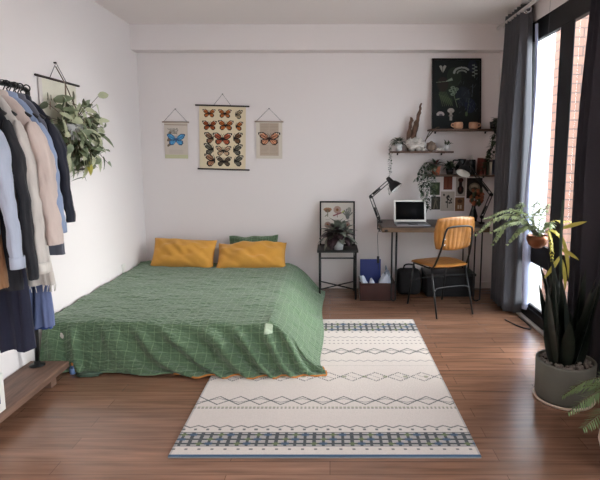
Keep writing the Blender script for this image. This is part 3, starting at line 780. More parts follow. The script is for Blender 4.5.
# -- top shelf: poster and mugs
cv = Canvas(130, 182, (30, 34, 34)); H_ = 182/130
cv.noise(.3, 1)
for (x, y, s_, c) in ((.3, .7, .18, (40, 52, 40)), (.65, .75, .16, (36, 44, 56)), (.45, .35, .16, (44, 56, 44)), (.8, .95, .12, (34, 42, 66)), (.85, .12, .1, (36, 42, 60)), (.2, .5, .12, (48, 40, 38))): cv.ell(x, y, s_, s_*1.3, c, .7)
cv.poly([(.12, .12), (.16, .10), (.20, .14), (.24, .10), (.28, .12), (.20, .27)], (150, 150, 142)); cv.line(.2, .14, .2, .26, .008, (60, 60, 60))
for i in range(14):
    a = R(180+i*11); cv.ell(.62+math.cos(a)*.17, .26+math.sin(a)*.11, .026, .020, (140, 146, 142))
for i in range(9):
    a = R(190+i*18); cv.ell(.62+math.cos(a)*.10, .27+math.sin(a)*.06, .014, .02, (120, 126, 120))
for i in range(7): cv.ell(.90+(.03 if i % 2 else -.03), .10+i*.036, .032, .014, (118, 128, 124))
cv.line(.9, .08, .9, .36, .006, (120, 128, 120))
cv.poly([(.24, .45), (.40, .36), (.42, .42)], (124, 138, 124)); cv.line(.06, .46, .26, .44, .006, (100, 110, 96))
for (x, y) in ((.42, .57), (.38, .63), (.46, .66), (.42, .71), (.50, .60)): cv.ell(x, y, .05, .032, (112, 128, 112)); cv.ell(x+.01, y, .02, .014, (60, 72, 60))
cv.line(.44, .7, .52, .98, .007, (96, 110, 92)); cv.line(.5, .82, .56, .8, .012, (104, 118, 96))
cv.poly([(.1, .7), (.4, .8), (.42, .95), (.2, .86)], (54, 66, 48)); cv.poly([(.62, .55), (.82, .68), (.74, .9), (.6, .74)], (40, 48, 56))
for i in range(6): cv.line(.12+i*.03, .66, .2+i*.045, .96, .004, (84, 92, 70))
cv.ell(.15, 1.13, .085, .06, (166, 158, 156)); cv.ell(.16, 1.15, .04, .03, (90, 84, 90)); cv.rect(.05, 1.16, .26, 1.2, (34, 36, 38))
cv.ell(.38, 1.05, .075, .05, (170, 164, 158)); cv.rect(.355, 1.06, .405, 1.26, (150, 146, 140)); cv.ell(.38, 1.16, .05, .02, (130, 122, 118))
cv.ell(.72, 1.12, .03, .05, (76, 92, 66)); cv.line(.78, .8, .74, 1.1, .006, (80, 92, 78)); cv.line(.86, .5, .84, .76, .006, (70, 80, 90))
for i in range(30):
    r_ = random.Random(i); x, y = r_.uniform(.5, .95), r_.uniform(.4, 1.1); cv.line(x, y, x+r_.uniform(-.06, .06), y+r_.uniform(-.08, .08), .004, (64, 74, 80))
framed('framed_poster', 'large black framed botanical poster with white mushrooms, leaning on the topmost shelf', 'poster', .49, .70, cv, M['blackframe'], .018, .02, (1.015, 5.175, Z2+.0008), R(-7))
def mug(label, x, y, rz):
    o = thing('mug', label, 'mug', (x, y, Z2), rz, 'peach mugs on the top shelf')
    MB().lathe([(0, 0), (.036, 0), (.044, .012), (.046, .04), (.042, .064), (.038, .066), (.040, .05), (.036, .012), (0, .008)], n=24).build('cup', M['peach'], o)
    MB().tube(bez([(.040, 0, .052), (.064, 0, .050), (.068, 0, .030), (.042, 0, .016)]), .006, 8).build('handle', M['peach'], o)
mug('peach ceramic mug at left of the two before the poster', 1.265, 5.11, R(185))
mug('peach ceramic mug at right of the two, handle to the curtain side', 1.415, 5.115, R(-5))
p3 = potted('potted_plant', 'dark pot with leaves trailing down beside curtain from top shelf end', (1.615, 5.12, Z2), M['darkglass'], .03, .038, .07)
mb = MB(); rg = random.Random(21)
for k in range(5):
    x = rg.uniform(-.02, .04); y = -.055-.025*k*.5
    strand(mb, [(0, 0, .07), (x*.5, -.05, .10), (x, -.105+.003*k, .02), (x-.03, -.12, -.12), (x-.05-.02*k, -.115, -.24-.04*k)], .014, .045, .026, [1, 1, 2], rg)
mb.build('foliage', [M['stem'], M['leaf_dark'], M['leaf_olive']], p3)

# -- lowest shelf
p4 = potted('potted_plant', 'terracotta pot at left end of lowest shelf with reddish leaves and trailing vines', (1.06, 5.13, Z3), M['terracotta'], .036, .050, .09)
mb = MB(); rg = random.Random(31)
for pts in ([(0, 0, .08), (-.10, -.06, .12), (-.17, -.10, .04), (-.22, -.12, -.06)], [(0, 0, .08), (-.08, -.07, .10), (-.12, -.115, 0), (-.14, -.12, -.14), (-.13, -.12, -.27)],
            [(0, 0, .08), (-.05, -.07, .10), (-.085, -.12, 0), (-.10, -.12, -.16), (-.09, -.12, -.33)], [(0, 0, .08), (-.07, -.08, .09), (-.15, -.12, -.02), (-.165, -.12, -.12), (-.15, -.12, -.2)],
            [(0, 0, .08), (-.02, -.09, .08), (-.045, -.125, -.03), (-.05, -.125, -.14), (-.04, -.125, -.22)]):
    strand(mb, pts, .007, .040, .028, [1, 1, 2], rg)
for i in range(34):
    a = rg.uniform(0, 2*PI); e = rg.uniform(.1, 1.3); d_ = Vector((math.cos(a)*math.cos(e), math.sin(a)*math.cos(e), math.sin(e)))
    mb.leaf(Vector((0, 0, .085))+d_*.02, d_, (0, 0, 1), rg.uniform(.05, .10), .024, .5, rg.choice([3, 3, 1]))
mb.build('foliage', [M['stem'], M['leaf_dark'], M['leaf_rim'], M['leaf_red']], p4)
p5 = potted('potted_plant', 'small dark pot with bushy green leaves on lowest shelf, beside terracotta pot', (1.20, 5.14, Z3), M['darkglass'], .03, .038, .06)
bushy('foliage', [M['leaf_dark'], M['leaf_olive'], M['leaf_sage']], p5, (0, 0, .058), 46, .09, .030, 8, (10, 85))
o = thing('jug', 'black round-handled jug on lowest shelf, behind the white lamp shade', 'jug', (1.33, 5.17, Z3))
MB().lathe([(0, 0), (.05, 0), (.07, .05), (.06, .10), (.035, .13), (.042, .155)], n=24).build('jug_body', M['darkglass'], o)
MB().tube(bez([(-.04, 0, .14), (-.085, 0, .14), (-.09, 0, .09), (-.06, 0, .06)]), .007).build('handle', M['darkglass'], o)
o = thing('bottle', 'tall dark square bottle on lowest shelf, left of the books', 'bottle', (1.425, 5.15, Z3))
MB().box(-.03, .03, -.03, .03, 0, .15).build('bottle_body', M['darkglass'], o, bevel=.008); MB().lathe([(.014, .15), (.014, .19), (0, .19)], n=12).build('cap', M['lampwhite'], o)
bookspec = [(1.505, .024, .165, (110, 50, 38), 7, 'reddish brown book, leftmost of the row on lowest shelf'),
            (1.542, .020, .160, (92, 42, 36), 5, 'dark red book, second in the row on lowest shelf'),
            (1.572, .016, .130, (62, 74, 58), 3, 'short green book on lowest shelf, right of the red books'),
            (1.600, .018, .125, (196, 186, 170), 2, 'short cream book on lowest shelf, near the curtain'),
            (1.628, .022, .150, (42, 44, 58), 0, 'dark blue book, rightmost of the row on lowest shelf')]
for x, w_, h, c, tl, lb in bookspec:
    o = thing('book', lb, 'book', (x, 5.16, Z3+.0005), 0, 'books on the lowest shelf'); o.rotation_euler = (0, R(tl*.3), 0)
    cm = mat('book_cover', c, .6)
    MB().box(-w_/2, -w_/2+.002, -.06, .06, 0, h).box(w_/2-.002, w_/2, -.06, .06, 0, h).box(-w_/2+.002, w_/2-.002, -.06, -.058, 0, h).build('cover', cm, o, smooth=False)
    MB().box(-w_/2+.0025, w_/2-.0025, -.0575, .057, .003, h-.003).build('pages', M['paper'], o, smooth=False)

# -- small prints stuck on the wall under the lowest shelf
def card(label, x0, x1, z0, z1, cv, name='art_print'):
    o = cv.mesh(name, x1-x0, z1-z0, .002, None); o.location = (x0, YB-.0005, z0); tag(o, label, 'art print', 'small prints on the wall above the desk'); return o
def cvn(w_, h_, bg, n=.15, s_=1):
    c = Canvas(w_, h_, bg); c.noise(n, s_); return c
c = cvn(24, 32, (70, 66, 60)); c.line(.3, 1.2, .5, .2, .05, (130, 120, 104)); c.line(.7, 1.2, .5, .5, .04, (120, 112, 96)); c.ell(.5, .3, .2, .14, (104, 100, 88))
card('small dark grey card with pale stems, lowest left of the wall prints', 1.05, 1.143, .838, .972, c)
c = cvn(34, 46, (186, 176, 166)); rg = random.Random(2)
c.line(.5, 1.15, .5, .4, .02, (70, 70, 62))
for i in range(14): c.ell(.5+rg.uniform(-.3, .3), .5+rg.uniform(-.3, .3), .07, .06, (54, 50, 50))
card('pale print of a dark flower sprig, lower row centre of wall prints', 1.147, 1.290, .825, 1.025, c)
c = cvn(24, 34, (112, 58, 44)); c.rect(.1, .1, .9, 1.3, (124, 70, 54)); c.line(.5, .2, .5, 1.2, .03, (90, 44, 34))
card('plain rust brown print, top row left of the black vase print', 1.172, 1.262, 1.045, 1.178, c)
c = cvn(28, 52, (176, 166, 156)); c.ell(.5, 1.25, .34, .42, (40, 28, 28)); c.rect(.32, .3, .66, 1.0, (44, 30, 30)); c.ell(.5, .35, .28, .2, (70, 36, 32)); c.ell(.48, 1.2, .1, .2, (84, 46, 40))
card('print of a tall dark brown vase shape, topmost centre of wall prints', 1.300, 1.398, .975, 1.183, c)
c = cvn(24, 34, (128, 92, 64)); c.rect(.3, .8, .45, 1.2, (190, 170, 150)); c.rect(.55, .8, .7, 1.2, (190, 170, 150)); c.ell(.5, .4, .25, .2, (84, 56, 40))
card('small brown print with two pale figures, lower right of the pale sprig print', 1.297, 1.393, .822, .965, c)
c = cvn(40, 50, (34, 28, 28)); c.ell(.5, .6, .36, .3, (120, 112, 96)); c.ell(.5, .52, .24, .12, (160, 150, 130)); c.ell(.5, .7, .2, .14, (70, 64, 54)); c.rect(.0, 0, .04, 1.3, (80, 70, 60))
card('large dark print with a pale oval bowl, rightmost of the wall prints', 1.412, 1.572, .955, 1.165, c)
c = cvn(22, 30, (74, 84, 62)); c.ell(.5, .5, .3, .3, (110, 122, 92)); c.line(.5, .6, .5, 1.2, .05, (50, 60, 44))
card('small green leafy print half hidden behind the trailing vines', 1.035, 1.135, .99, 1.12, c)

# ================================================================== BUTTERFLY HANGINGS
def hanging(name, label, cx, ztop, wd, wp, hp, cv, rodm, tilt, nailz, r=.007, lower=True, group='butterfly hangings on the back wall', crd='greystring', xo=0.):
    o = thing(name, label, 'wall hanging', (cx, YB-.012, ztop), 0, group); o.rotation_euler = (0, R(tilt), 0)
    MB().tube([(-wd/2, -.004, 0), (wd/2, -.004, 0)], r, 10).build('top_rod', rodm, o)
    if lower: MB().tube([(-wd/2+.02, -.004, -hp), (wd/2+.005, -.004, -hp)], r, 10).build('bottom_rod', rodm, o)
    p = cv.mesh('print', wp, hp, .002, o, curve=lambda a, b: -.004*np.sin(a*3.1)*(1-b)); p.location = (-wp/2+xo, .004, -hp)
    k = hp/hp
    a = wd*.16 if lower else wd*.44
    MB().tube([(-a, -.008, .004), (0, -.004, nailz), (a, -.008, .004)], .002, 6).build('cord', M[crd], o)
    MB().lathe([(0, 0), (.005, 0), (.005, .016), (0, .016)], n=8, M_=Matrix.Translation((0, -.006, nailz)) @ Matrix.Rotation(R(-90), 4, 'X')).build('nail', M['blackmetal'], o)
    return o
cv = Canvas(190, 250, (224, 208, 178)); cv.noise(.04, 2)
org, dor, pal, gry, blk = (196, 112, 54), (170, 84, 40), (206, 170, 140), (112, 108, 96), (30, 24, 22)
for (x, y, s_, c, sd) in ((.21, .16, .135, org, 0), (.55, .16, .14, org, 0), (.78, .17, .15, (170, 150, 120), 1),
                        (.22, .41, .155, dor, 0), (.57, .40, .165, org, 0), (.79, .41, .15, org, 1),
                        (.30, .67, .19, (150, 110, 84), -1), (.50, .68, .20, (186, 96, 66), 0), (.74, .66, .19, (120, 84, 56), 1),
                        (.30, .90, .20, gry, -1), (.52, .93, .165, pal, 0), (.74, .90, .19, gry, 1),
                        (.33, 1.13, .22, (180, 130, 100), -1), (.53, 1.15, .165, (100, 84, 70), 0), (.76, 1.13, .19, gry, 1)):
    cv.butterfly(x, y, s_*1.04, c, blk, sd)
M['darkrod'] = mat('dark_rod_wood', (44, 26, 24), .5)
M['palerod'] = mat('pale_rod_wood', (176, 158, 146), .6)
hanging('butterfly_chart', 'large cream scroll with rows of orange and brown butterflies, dark rods', -1.085, 1.892, .545, .47, .638, cv, M['darkrod'], 1.6, .115, .008)
cv = Canvas(100, 150, (206, 194, 182)); cv.noise(.05, 2)
cv.rect(0, 0, 1, .1, (206, 194, 182)); cv.rect(0, .1, 1, .13, (150, 128, 110)); cv.rect(0, 1.34, 1, 1.5, (196, 194, 158))
for i in range(24):
    r_ = random.Random(i); cv.line(.12+r_.random()*.45, .25+r_.random()*.25, .12+r_.random()*.5, .25+r_.random()*.25, .012, (140, 134, 124))
for i in range(12): r_ = random.Random(i+50); cv.ell(.14+r_.random()*.12, .4+r_.random()*.6, .04, .05, (116, 100, 84))
cv.butterfly(.50, .72, .40, (90, 165, 215), (60, 90, 124), 0, (90, 165, 215))
for i in range(5): cv.rect(.2, 1.14+i*.035, .8, 1.15+i*.035, (170, 156, 146), .7)
hanging('butterfly_scroll', 'small scroll with a bright blue butterfly, left of the big chart', -1.565, 1.730, .27, .235, .365, cv, M['palerod'], .8, .13, .008, lower=False)
cv = Canvas(100, 148, (214, 204, 192)); cv.noise(.04, 3)
cv.rect(.14, .06, .86, 1.36, (186, 168, 152))
for i in range(22):
    y_ = .12+i*.055
    for x0, x1 in ((.18, .48), (.52, .82)): cv.rect(x0, y_, x1-(.06 if i % 5 == 4 else 0), y_+.018, (164, 146, 132), .8)
cv.butterfly(.50, .68, .43, (214, 150, 116), (48, 34, 32), 0)
hanging('butterfly_scroll', 'small scroll with an orange butterfly over a book page, right of the big chart', -.617, 1.735, .29, .265, .372, cv, M['palerod'], .6, .13, .008, lower=False)

# wall socket on the left wall
o = thing('wall_socket', 'small white double socket on left wall above the bed', 'socket', (XL, 4.66, .34))
MB().box(0, .008, -.035, .035, -.055, .055).build('plate', M['plug'], o, bevel=.003); MB().box(.008, .010, -.018, .018, -.03, .03).build('insert', M['trimwhite'], o, bevel=.001)

# ================================================================== HANGING TAPESTRY + PLANT ON THE LEFT WALL
cv = Canvas(90, 112, (220, 214, 198)); cv.noise(.06, 5)
for i in range(26):
    r_ = random.Random(i+9); x, y = r_.uniform(.2, .95), r_.uniform(.08, 1.15); cv.line(x, y, x+r_.uniform(-.04, .04), y+r_.uniform(.04, .1), .012, r_.choice([(84, 80, 60), (150, 110, 80), (110, 122, 84)]))
cv.rect(0, 0, .08, 1.4, (214, 204, 200))
tp = thing('wall_tapestry', 'pale green botanical cloth hung between two dark rods on left wall, behind the leaves', 'wall hanging', (XL+.012, 3.70, 1.925), R(90))
MB().tube([(-.29, -.004, 0), (.29, -.004, 0)], .008, 10).build('top_rod', M['darkrod'], tp)
MB().tube([(-.27, -.004, -.63), (.33, -.004, -.63)], .008, 10).build('bottom_rod', M['darkrod'], tp)
p = cv.mesh('print', .50, .62, .002, tp); p.location = (-.25, .004, -.625)
MB().tube([(-.12, -.006, .004), (-.02, -.003, .12), (.10, -.006, .004)], .0025, 6).build('cord', M['greystring'], tp)
MB().lathe([(0, 0), (.006, 0), (.006, .02), (0, .02)], n=8, M_=Matrix.Translation((-.02, -.006, .12)) @ Matrix.Rotation(R(-90), 4, 'X')).build('nail', M['blackmetal'], tp)

hp = thing('hanging_plant', 'pothos with pale variegated leaves in a pot hung by cords on left wall', 'hanging plant', (-1.80, 3.63, 1.62))
MB().lathe([(0, -.11), (.05, -.11), (.065, -.02), (.067, 0), (.061, 0), (.058, -.02), (0, -.02)], n=20).build('pot', M['whitepot'], hp)
MB().lathe([(.058, -.018), (0, -.014)], n=14).build('soil', M['soil'], hp)
k = MB()
for a in (20, 140, 260):
    k.tube([(.068*math.cos(R(a)), .068*math.sin(R(a)), -.01), (-.05, .03, .28), (-.118, .05, .40)], .0035, 6)
k.tube([(0, 0, -.112), (.064, .02, -.03)], .003, 5).build('hanging_cords', M['cord'], hp)
mb = MB(); rg = random.Random(17); Ms = [M['stem'], M['leaf_sage'], M['leaf_cream'], M['leaf_olive'], M['leaf_yellow']]
for i in range(250):
    y = rg.gauss(.05, .15); z = rg.gauss(-.04, .13); x = rg.uniform(-.07, .09)
    if y > .36 or y < -.26 or z < -.30 or z > .17+.1*(y > .1): continue
    p_ = Vector((x, y, z)); d_ = Vector((rg.uniform(-.2, .6), y*2.2+rg.uniform(-.7, .7), rg.uniform(-.9, .35)))
    mb.tube([p_*.55, p_], .002, 4, 0); mb.leaf(p_, d_, Vector((1, 0, .4)), rg.uniform(.07, .13), rg.uniform(.035, .06), rg.uniform(.1, .5), rg.choice([1, 1, 2, 2, 3, 3]))
for pts, n_ in (([(0, 0, 0), (.06, .10, .14), (.05, .22, .14)], 5), ([(0, 0, 0), (.05, .20, .06), (.04, .36, -.02), (.02, .42, -.10)], 6), ([(0, 0, 0), (.04, .2, -.08), (.03, .34, -.16), (0, .50, -.20)], 6),
                ([(0, 0, 0), (.05, .1, -.16), (.04, .16, -.26), (.04, .25, -.31)], 5), ([(0, 0, 0), (.04, .0, -.2), (.03, .03, -.30), (.03, .08, -.40)], 5)):
    strand(mb, pts, .055, .085, .055, [1, 2, 3, 1], rg)
mb.leaf((.05, .10, -.26), (.3, 0, -1), (1, 0, 0), .10, .05, .2, 4); mb.leaf((.05, .07, -.30), (.3, .4, -1), (1, 0, 0), .07, .04, .2, 4)
mb.leaf((.03, .27, -.22), (.2, .25, -1), (1, 0, .2), .13, .085, .15, 2)
mb.build('foliage', Ms, hp)

# ================================================================== CLOTHES RACK
PZ = .10
rk = thing('clothes_rack', 'black pipe clothes rack standing on a long brown plank along left wall', 'clothes rack', (-1.77, 2.0, 0))
MB().box(-.148, .098, -1.1, 1.12, PZ-.04, PZ).build('plank', M['plankwood'], rk, bevel=.003)
for y in (-1.0, -.1, .97): MB().box(-.13, .075, y-.03, y+.03, 0, PZ-.0405).build('foot', M['plankwood'], rk, bevel=.002)
RX, RZ, RY = .085, 1.775, .92       # rail, local
def post(y):
    MB().lathe([(0, PZ), (.045, PZ), (.045, PZ+.006), (.018, PZ+.010), (.018, PZ+.03), (.0, PZ+.03)], c=(-.065, y+.13, 0), n=20).build('flange', M['blackmetal'], rk)
    return [(-.065, y+.13, PZ+.01), (-.012, y+.085, .7), (.045, y+.03, 1.4), (.080, y, RZ-.05)]
pr = post(RY); pn = post(-1.0)
MB().tube(bez(pr+[(RX, RY-.02, RZ-.01), (RX, RY-.07, RZ)], 5), .0125, 12).build('post', M['blackmetal'], rk)
MB().tube(bez(pn+[(RX, -.98, RZ-.01), (RX, -.93, RZ)], 5), .0125, 12).build('post', M['blackmetal'], rk)
MB().tube([(RX, -.93, RZ), (RX, RY-.07, RZ)], .0125, 12).build('rail', M['blackmetal'], rk)
RXW = -1.77+RX

def hanger(y, label, half=.20, drop=.085, ang=0.):
    o = thing('clothes_hanger', label, 'hanger', (RXW, y, RZ), R(ang), 'black hangers on the clothes rack')
    hk = [(.0165*math.cos(R(a)), 0, .0165*math.sin(R(a))) for a in (-20, 20, 60, 100, 140, 180, 215, 245)]
    hk = [(.024, 0, -.01)]+[(p[0], 0, p[2]) for p in hk]
    hk = [(.0195*math.cos(R(a)), 0, .0195*math.sin(R(a))) for a in range(200, -91, -24)]
    hk += [(0.004, 0, -.035), (0, 0, -.075)]
    MB().tube(hk, .0035, 6).build('hook', M['blackmetal'], o)
    MB().tube(bez([(-half, 0, -.085-drop), (-half*.5, 0, -.085-drop*.42), (0, 0, -.075), (half*.5, 0, -.085-drop*.42), (half, 0, -.085-drop)], 4), .008, 8).build('shoulder_bar', M['darkplastic'], o)
    return o

def cloth(name, rgb, **k):
    return mat(name, rgb, .9, var=.12, vscale=9, bump=.7, bscale=18, sheen=.1, stretch=(1, 1, .5), **k)
def garment(name, label, cat, y, m, half=.205, hem=.7, length=.75, thick=.045, ztop=None, drop=.13, sleeve=0., cuff=None, seed=0, ang=0., flare=.0, collar=True, slv_r=.05, strap=False, hshift=0.):
    """a garment hanging from the rail: shoulders slope from the collar, body falls in folds"""
    zt = (ztop or RZ-.075)
    o = thing(name, label, cat, (RXW, y, 0), R(ang))
    xmin = XL+.025-RXW
    def clampx(v, s=1.):
        if v.x < xmin: v.x = xmin+(v.x-xmin)*.12
        v.x = max(v.x, XL+.006-RXW)
        return v
    def body(u, v):
        th = 2*PI*u; cx, sy = math.cos(th), math.sin(th)
        if v < .16:        # shoulder cap from the neck outwards
            k_ = (v/.16)**.8; a = .045+(half-.045)*k_; b_ = .030+(thick-.030)*k_
            zz = zt+.012-abs(cx)*a/half*drop*1.0*k_-.022*k_*k_
        else:
            k_ = (v-.16)/.84; a = half*(1-.10*sst(0, .25, k_)+flare*k_); b_ = thick*(1+.45*k_)
            zz = zt+.012-.022-abs(cx)*drop*(1-sst(0, .55, k_))-k_*length
        fold = noise.noise(Vector((cx*3.5+seed*5, sy*2, v*1.1)))*.5+noise.noise(Vector((cx*8+seed*3, sy*3, v*.8)))*.35
        f_ = sst(.1, .6, v)
        cr_ = noise.noise(Vector((cx*5+seed, sy*2+zz*3, zz*16))); cr2 = noise.noise(Vector((cx*14+seed*2+zz*5, sy*6, zz*5)))
        sy *= 1+.35*cr_*f_+.35*cr2*f_
        return clampx(Vector((cx*a*(1+.12*fold*f_+.05*cr2*f_)+hshift*v+.006*cr_, sy*b_*(1+.9*fold*f_)+.02*fold*f_, zz)))
    MB().grid(body, 56, 40).build('body', m, o)
    if collar:
        MB().grid(lambda u, v: Vector((math.cos(2*PI*u)*(.050+.006*v), math.sin(2*PI*u)*(.034+.004*v), zt-.006+.034*(1-v)-.012*math.sin(2*PI*u))), 24, 4).build('collar', m, o, solid=.004)
    if sleeve:
        for sg in (-1, 1):
            sx = sg*(half*.94); z0 = zt-drop-.012
            def sl(u, v, sg=sg, sx=sx, z0=z0):
                th = 2*PI*u; r_ = slv_r*(1-.25*v)*(1+.0*v)
                if v < .12: r_ *= .35+.65*(v/.12)**.6
                fold = noise.noise(Vector((math.cos(th)*2+seed*2, math.sin(th)*2, v*5)))
                fold2 = noise.noise(Vector((seed, sg*3, v*7))); cr_ = noise.noise(Vector((math.cos(th)*3+seed, math.sin(th)*3+v*4, v*14))); r_ *= 1+.13*cr_
                return clampx(Vector((sx+sg*(.030*sst(0, .3, v)+(.05*v if sg > 0 else 0))+math.cos(th)*r_*.62*(1+.35*fold)+.010*fold2, math.sin(th)*r_*(1+.3*fold)-.015*v, z0+.02-v*sleeve)))
            so = MB().grid(sl, 22, 30).build('sleeve', m, o)
            if cuff:
                z1 = z0+.02-sleeve
                MB().grid(lambda u, v, sg=sg: clampx(Vector((sx+sg*.030+(.05 if sg > 0 else 0)+math.cos(2*PI*u)*slv_r*.56, math.sin(2*PI*u)*slv_r*.86-.015, z1+.012-v*.055))), 20, 3).build('cuff', cuff, so, solid=.004)
    return o
cm = {'ltblue': cloth('pale_blue_cotton', (166, 172, 188)), 'black': cloth('black_cloth', (24, 24, 30)), 'cream': cloth('grey_cream_knit', (186, 178, 172)),
      'beige': cloth('beige_pink_cotton', (194, 176, 168)), 'denim': cloth('light_denim', (132, 146, 174)), 'navy': cloth('navy_jacket', (22, 24, 38)),
      'grey': cloth('grey_wool', (92, 92, 102)), 'tan': cloth('tan_cloth', (150, 112, 80)), 'blue': cloth('blue_denim', (46, 66, 124)), 'bluegrey': cloth('faded_denim', (98, 110, 148)), 'white': cloth('white_cotton', (206, 198, 190)), 'dnavy': cloth('dark_navy_cloth', (20, 22, 44))}
specs = [  # y, name, label, category, material, kwargs, hanger label
    (2.845, 'jacket', 'dark navy jacket at the far end of the rail, long sleeve nearest the pothos', 'jacket', 'navy', dict(half=.165, length=.60, sleeve=.54, slv_r=.045, seed=1, thick=.024), 'navy jacket'),
    (2.795, 'coat', 'charcoal grey sleeveless coat with straight hem, behind the light denim shirt', 'coat', 'grey', dict(half=.16, length=.83, seed=2, thick=.024, flare=.46), 'charcoal coat'),
    (2.725, 'shirt', 'light blue denim shirt on the rail between grey coat and beige shirt', 'shirt', 'denim', dict(half=.165, length=.66, sleeve=.54, slv_r=.05, cuff=cm['denim'], seed=3, thick=.03), 'light denim shirt'),
    (2.645, 'shirt', 'beige pink shirt with wide sleeve, the broadest pale garment', 'shirt', 'beige', dict(half=.175, length=.66, sleeve=.63, slv_r=.07, seed=4, thick=.034), 'beige shirt'),
    (2.560, 'cardigan', 'grey cream cardigan with turned cuff hanging before the beige shirt', 'cardigan', 'cream', dict(half=.15, length=.74, sleeve=.72, slv_r=.048, cuff=cm['white'], seed=5, thick=.03), 'grey cream cardigan'),
    (2.490, 'jacket', 'black jacket showing as a dark strip between cardigan and pale blue shirt', 'jacket', 'black', dict(half=.142, length=.95, sleeve=.78, slv_r=.042, seed=6, thick=.026, flare=.1), 'black jacket'),
    (2.400, 'shirt', 'pale blue shirt at left edge of the picture with buttoned cuff', 'shirt', 'ltblue', dict(half=.122, length=.66, sleeve=.66, slv_r=.048, cuff=cm['ltblue'], seed=7, thick=.034), 'pale blue shirt'),
]
for y, nm, lb, cat, mk, kw, hl in specs:
    hanger(y, 'black hanger carrying the '+hl, kw['half']*.93)
    garment(nm, lb, cat, y, cm[mk], **kw)
hanger(2.905, 'empty black hanger at the far end of the rail, near wall tapestry', .165, .16)
# longer pieces whose lower ends show under the shirts
def lower(name, label, cat, y, m, x0, x1, ztop, zbot, seed, thick=.035, legs=False, fringe=False):
    o = thing(name, label, cat, (0, y, 0))
    def pc(xa, xb, zt, zb, k_):
        def f(u, v):
            th = 2*PI*u; a = (xb-xa)/2; c_ = (xa+xb)/2
            fold = noise.noise(Vector((math.cos(th)*3+seed*4+k_, math.sin(th)*2, v*1.3)))
            f2 = noise.noise(Vector((math.cos(th)*7+seed*4+k_, math.sin(th)*3, v)))
            x = c_+math.cos(th)*a*(.8+.2*v)*(1+.12*fold*v); x = max(x, XL+.008)
            return Vector((x, math.sin(th)*thick*(1+1.2*f2*v)+.02*fold*v, zt-v*(zt-zb)+.012*fold*v))
        return f
    if legs:
        mid = (x0+x1)/2
        MB().grid(pc(x0, x1, ztop, ztop-.2, 0), 40, 12).build('waist', m, o)
        MB().grid(pc(x0, mid+.01, ztop-.17, zbot, 1), 30, 20).build('trouser_leg', m, o); MB().grid(pc(mid-.01, x1, ztop-.17, zbot+.01, 2), 30, 20).build('trouser_leg', m, o)
    else: MB().grid(pc(x0, x1, ztop, zbot, 0), 50, 30).build('body', m, o)
    if fringe:
        fr = MB(); g = pc(x0, x1, ztop, zbot, 0)
        for i in range(44):
            p_ = g(i/44, 1); fr.tube([p_, p_+Vector((rnd.uniform(-.01, .01), rnd.uniform(-.006, .006), -.035))], .0022, 4)
        fr.build('fringe', m, o)
    # bar with loop over the rail
    h = MB(); cxx = RXW
    h.tube([(max(x0+.01, XL+.03), 0, ztop+.012), (x1-.01, 0, ztop+.012)], .006, 8)
    h.tube([((x0+x1)/2, 0, ztop+.012), (cxx, 0, ztop+.10), (cxx, 0, RZ-.045), (cxx+.02, 0, RZ-.01), (cxx+.012, 0, RZ+.016), (cxx-.012, 0, RZ+.016), (cxx-.02, 0, RZ)], .003, 6)
    hh = thing('clothes_hanger', 'black bar hanger holding the '+label.split(' hanging')[0].split(' with ')[0], 'hanger', (0, y, 0), 0, 'black hangers on the clothes rack')
    h.build('hanger_wire', M['blackmetal'], hh)
lower('skirt', 'dark navy skirt hanging low behind the beige fringed scarf', 'skirt', 2.770, cm['dnavy'], -1.90, -1.575, 1.15, .66, 1)
lower('scarf', 'beige fringed scarf hanging below the beige shirt sleeve', 'scarf', 2.685, cm['white'], -1.86, -1.488, 1.25, .715, 2, fringe=True, thick=.025)
lower('jeans', 'blue jeans hanging lowest beside the rack post', 'trousers', 2.810, cm['blue'], -1.80, -1.585, 1.02, .42, 3, legs=True)
lower('denim_skirt', 'pale blue denim skirt hanging low on the room side', 'skirt', 2.735, cm['bluegrey'], -1.74, -1.530, 1.0, .47, 8, thick=.03)
lower('trousers', 'tan trousers hanging as a thin strip beside the pale blue cuff', 'trousers', 2.445, cm['tan'], -1.68, -1.59, 1.1, .76, 5, thick=.02)
lower('dress', 'long dark navy dress with uneven hem at left edge of picture', 'dress', 2.600, cm['dnavy'], -1.92, -1.57, 1.2, .39, 6, thick=.045)

o = thing('storage_box', 'white box with dark blue patch on plank at left edge', 'box', (-1.79, 2.34, PZ))
MB().box(-.13, .105, -.18, .16, .0005, .20).build('box_body', M['plug'], o, bevel=.004)
MB().box(.105, .1065, -.12, .12, .05, .15).build('printed_patch', mat('blue_patch', (30, 48, 96), .5, var=.5, vscale=25), o)

# little things on the floor by the plank end
o = thing('small_bottle', 'tiny glossy blue and white bottle with orange cap on floor by plank end', 'bottle', (-1.668, 3.155, 0))
MB().lathe([(0, 0), (.020, 0), (.024, .012), (.024, .035), (.014, .05), (.010, .056)], n=20).build('bottle_body', mat('blue_white_plastic', (120, 150, 200), .12, var=.8, vscale=30), o)
MB().lathe([(.012, .056), (.012, .072), (0, .072)], n=14).build('cap', M['sheet'], o)
o = MB().blob((0, 0, .013), (.075, .03, .013), 5, .35, 2.5, 12).build('sock', mat('dark_green_cloth', (70, 88, 74), .9, var=.4, vscale=20)); o.location = (-1.555, 3.115, 0)
tag(o, 'small crumpled grey-green sock on floor at the foot of the bed', 'sock')

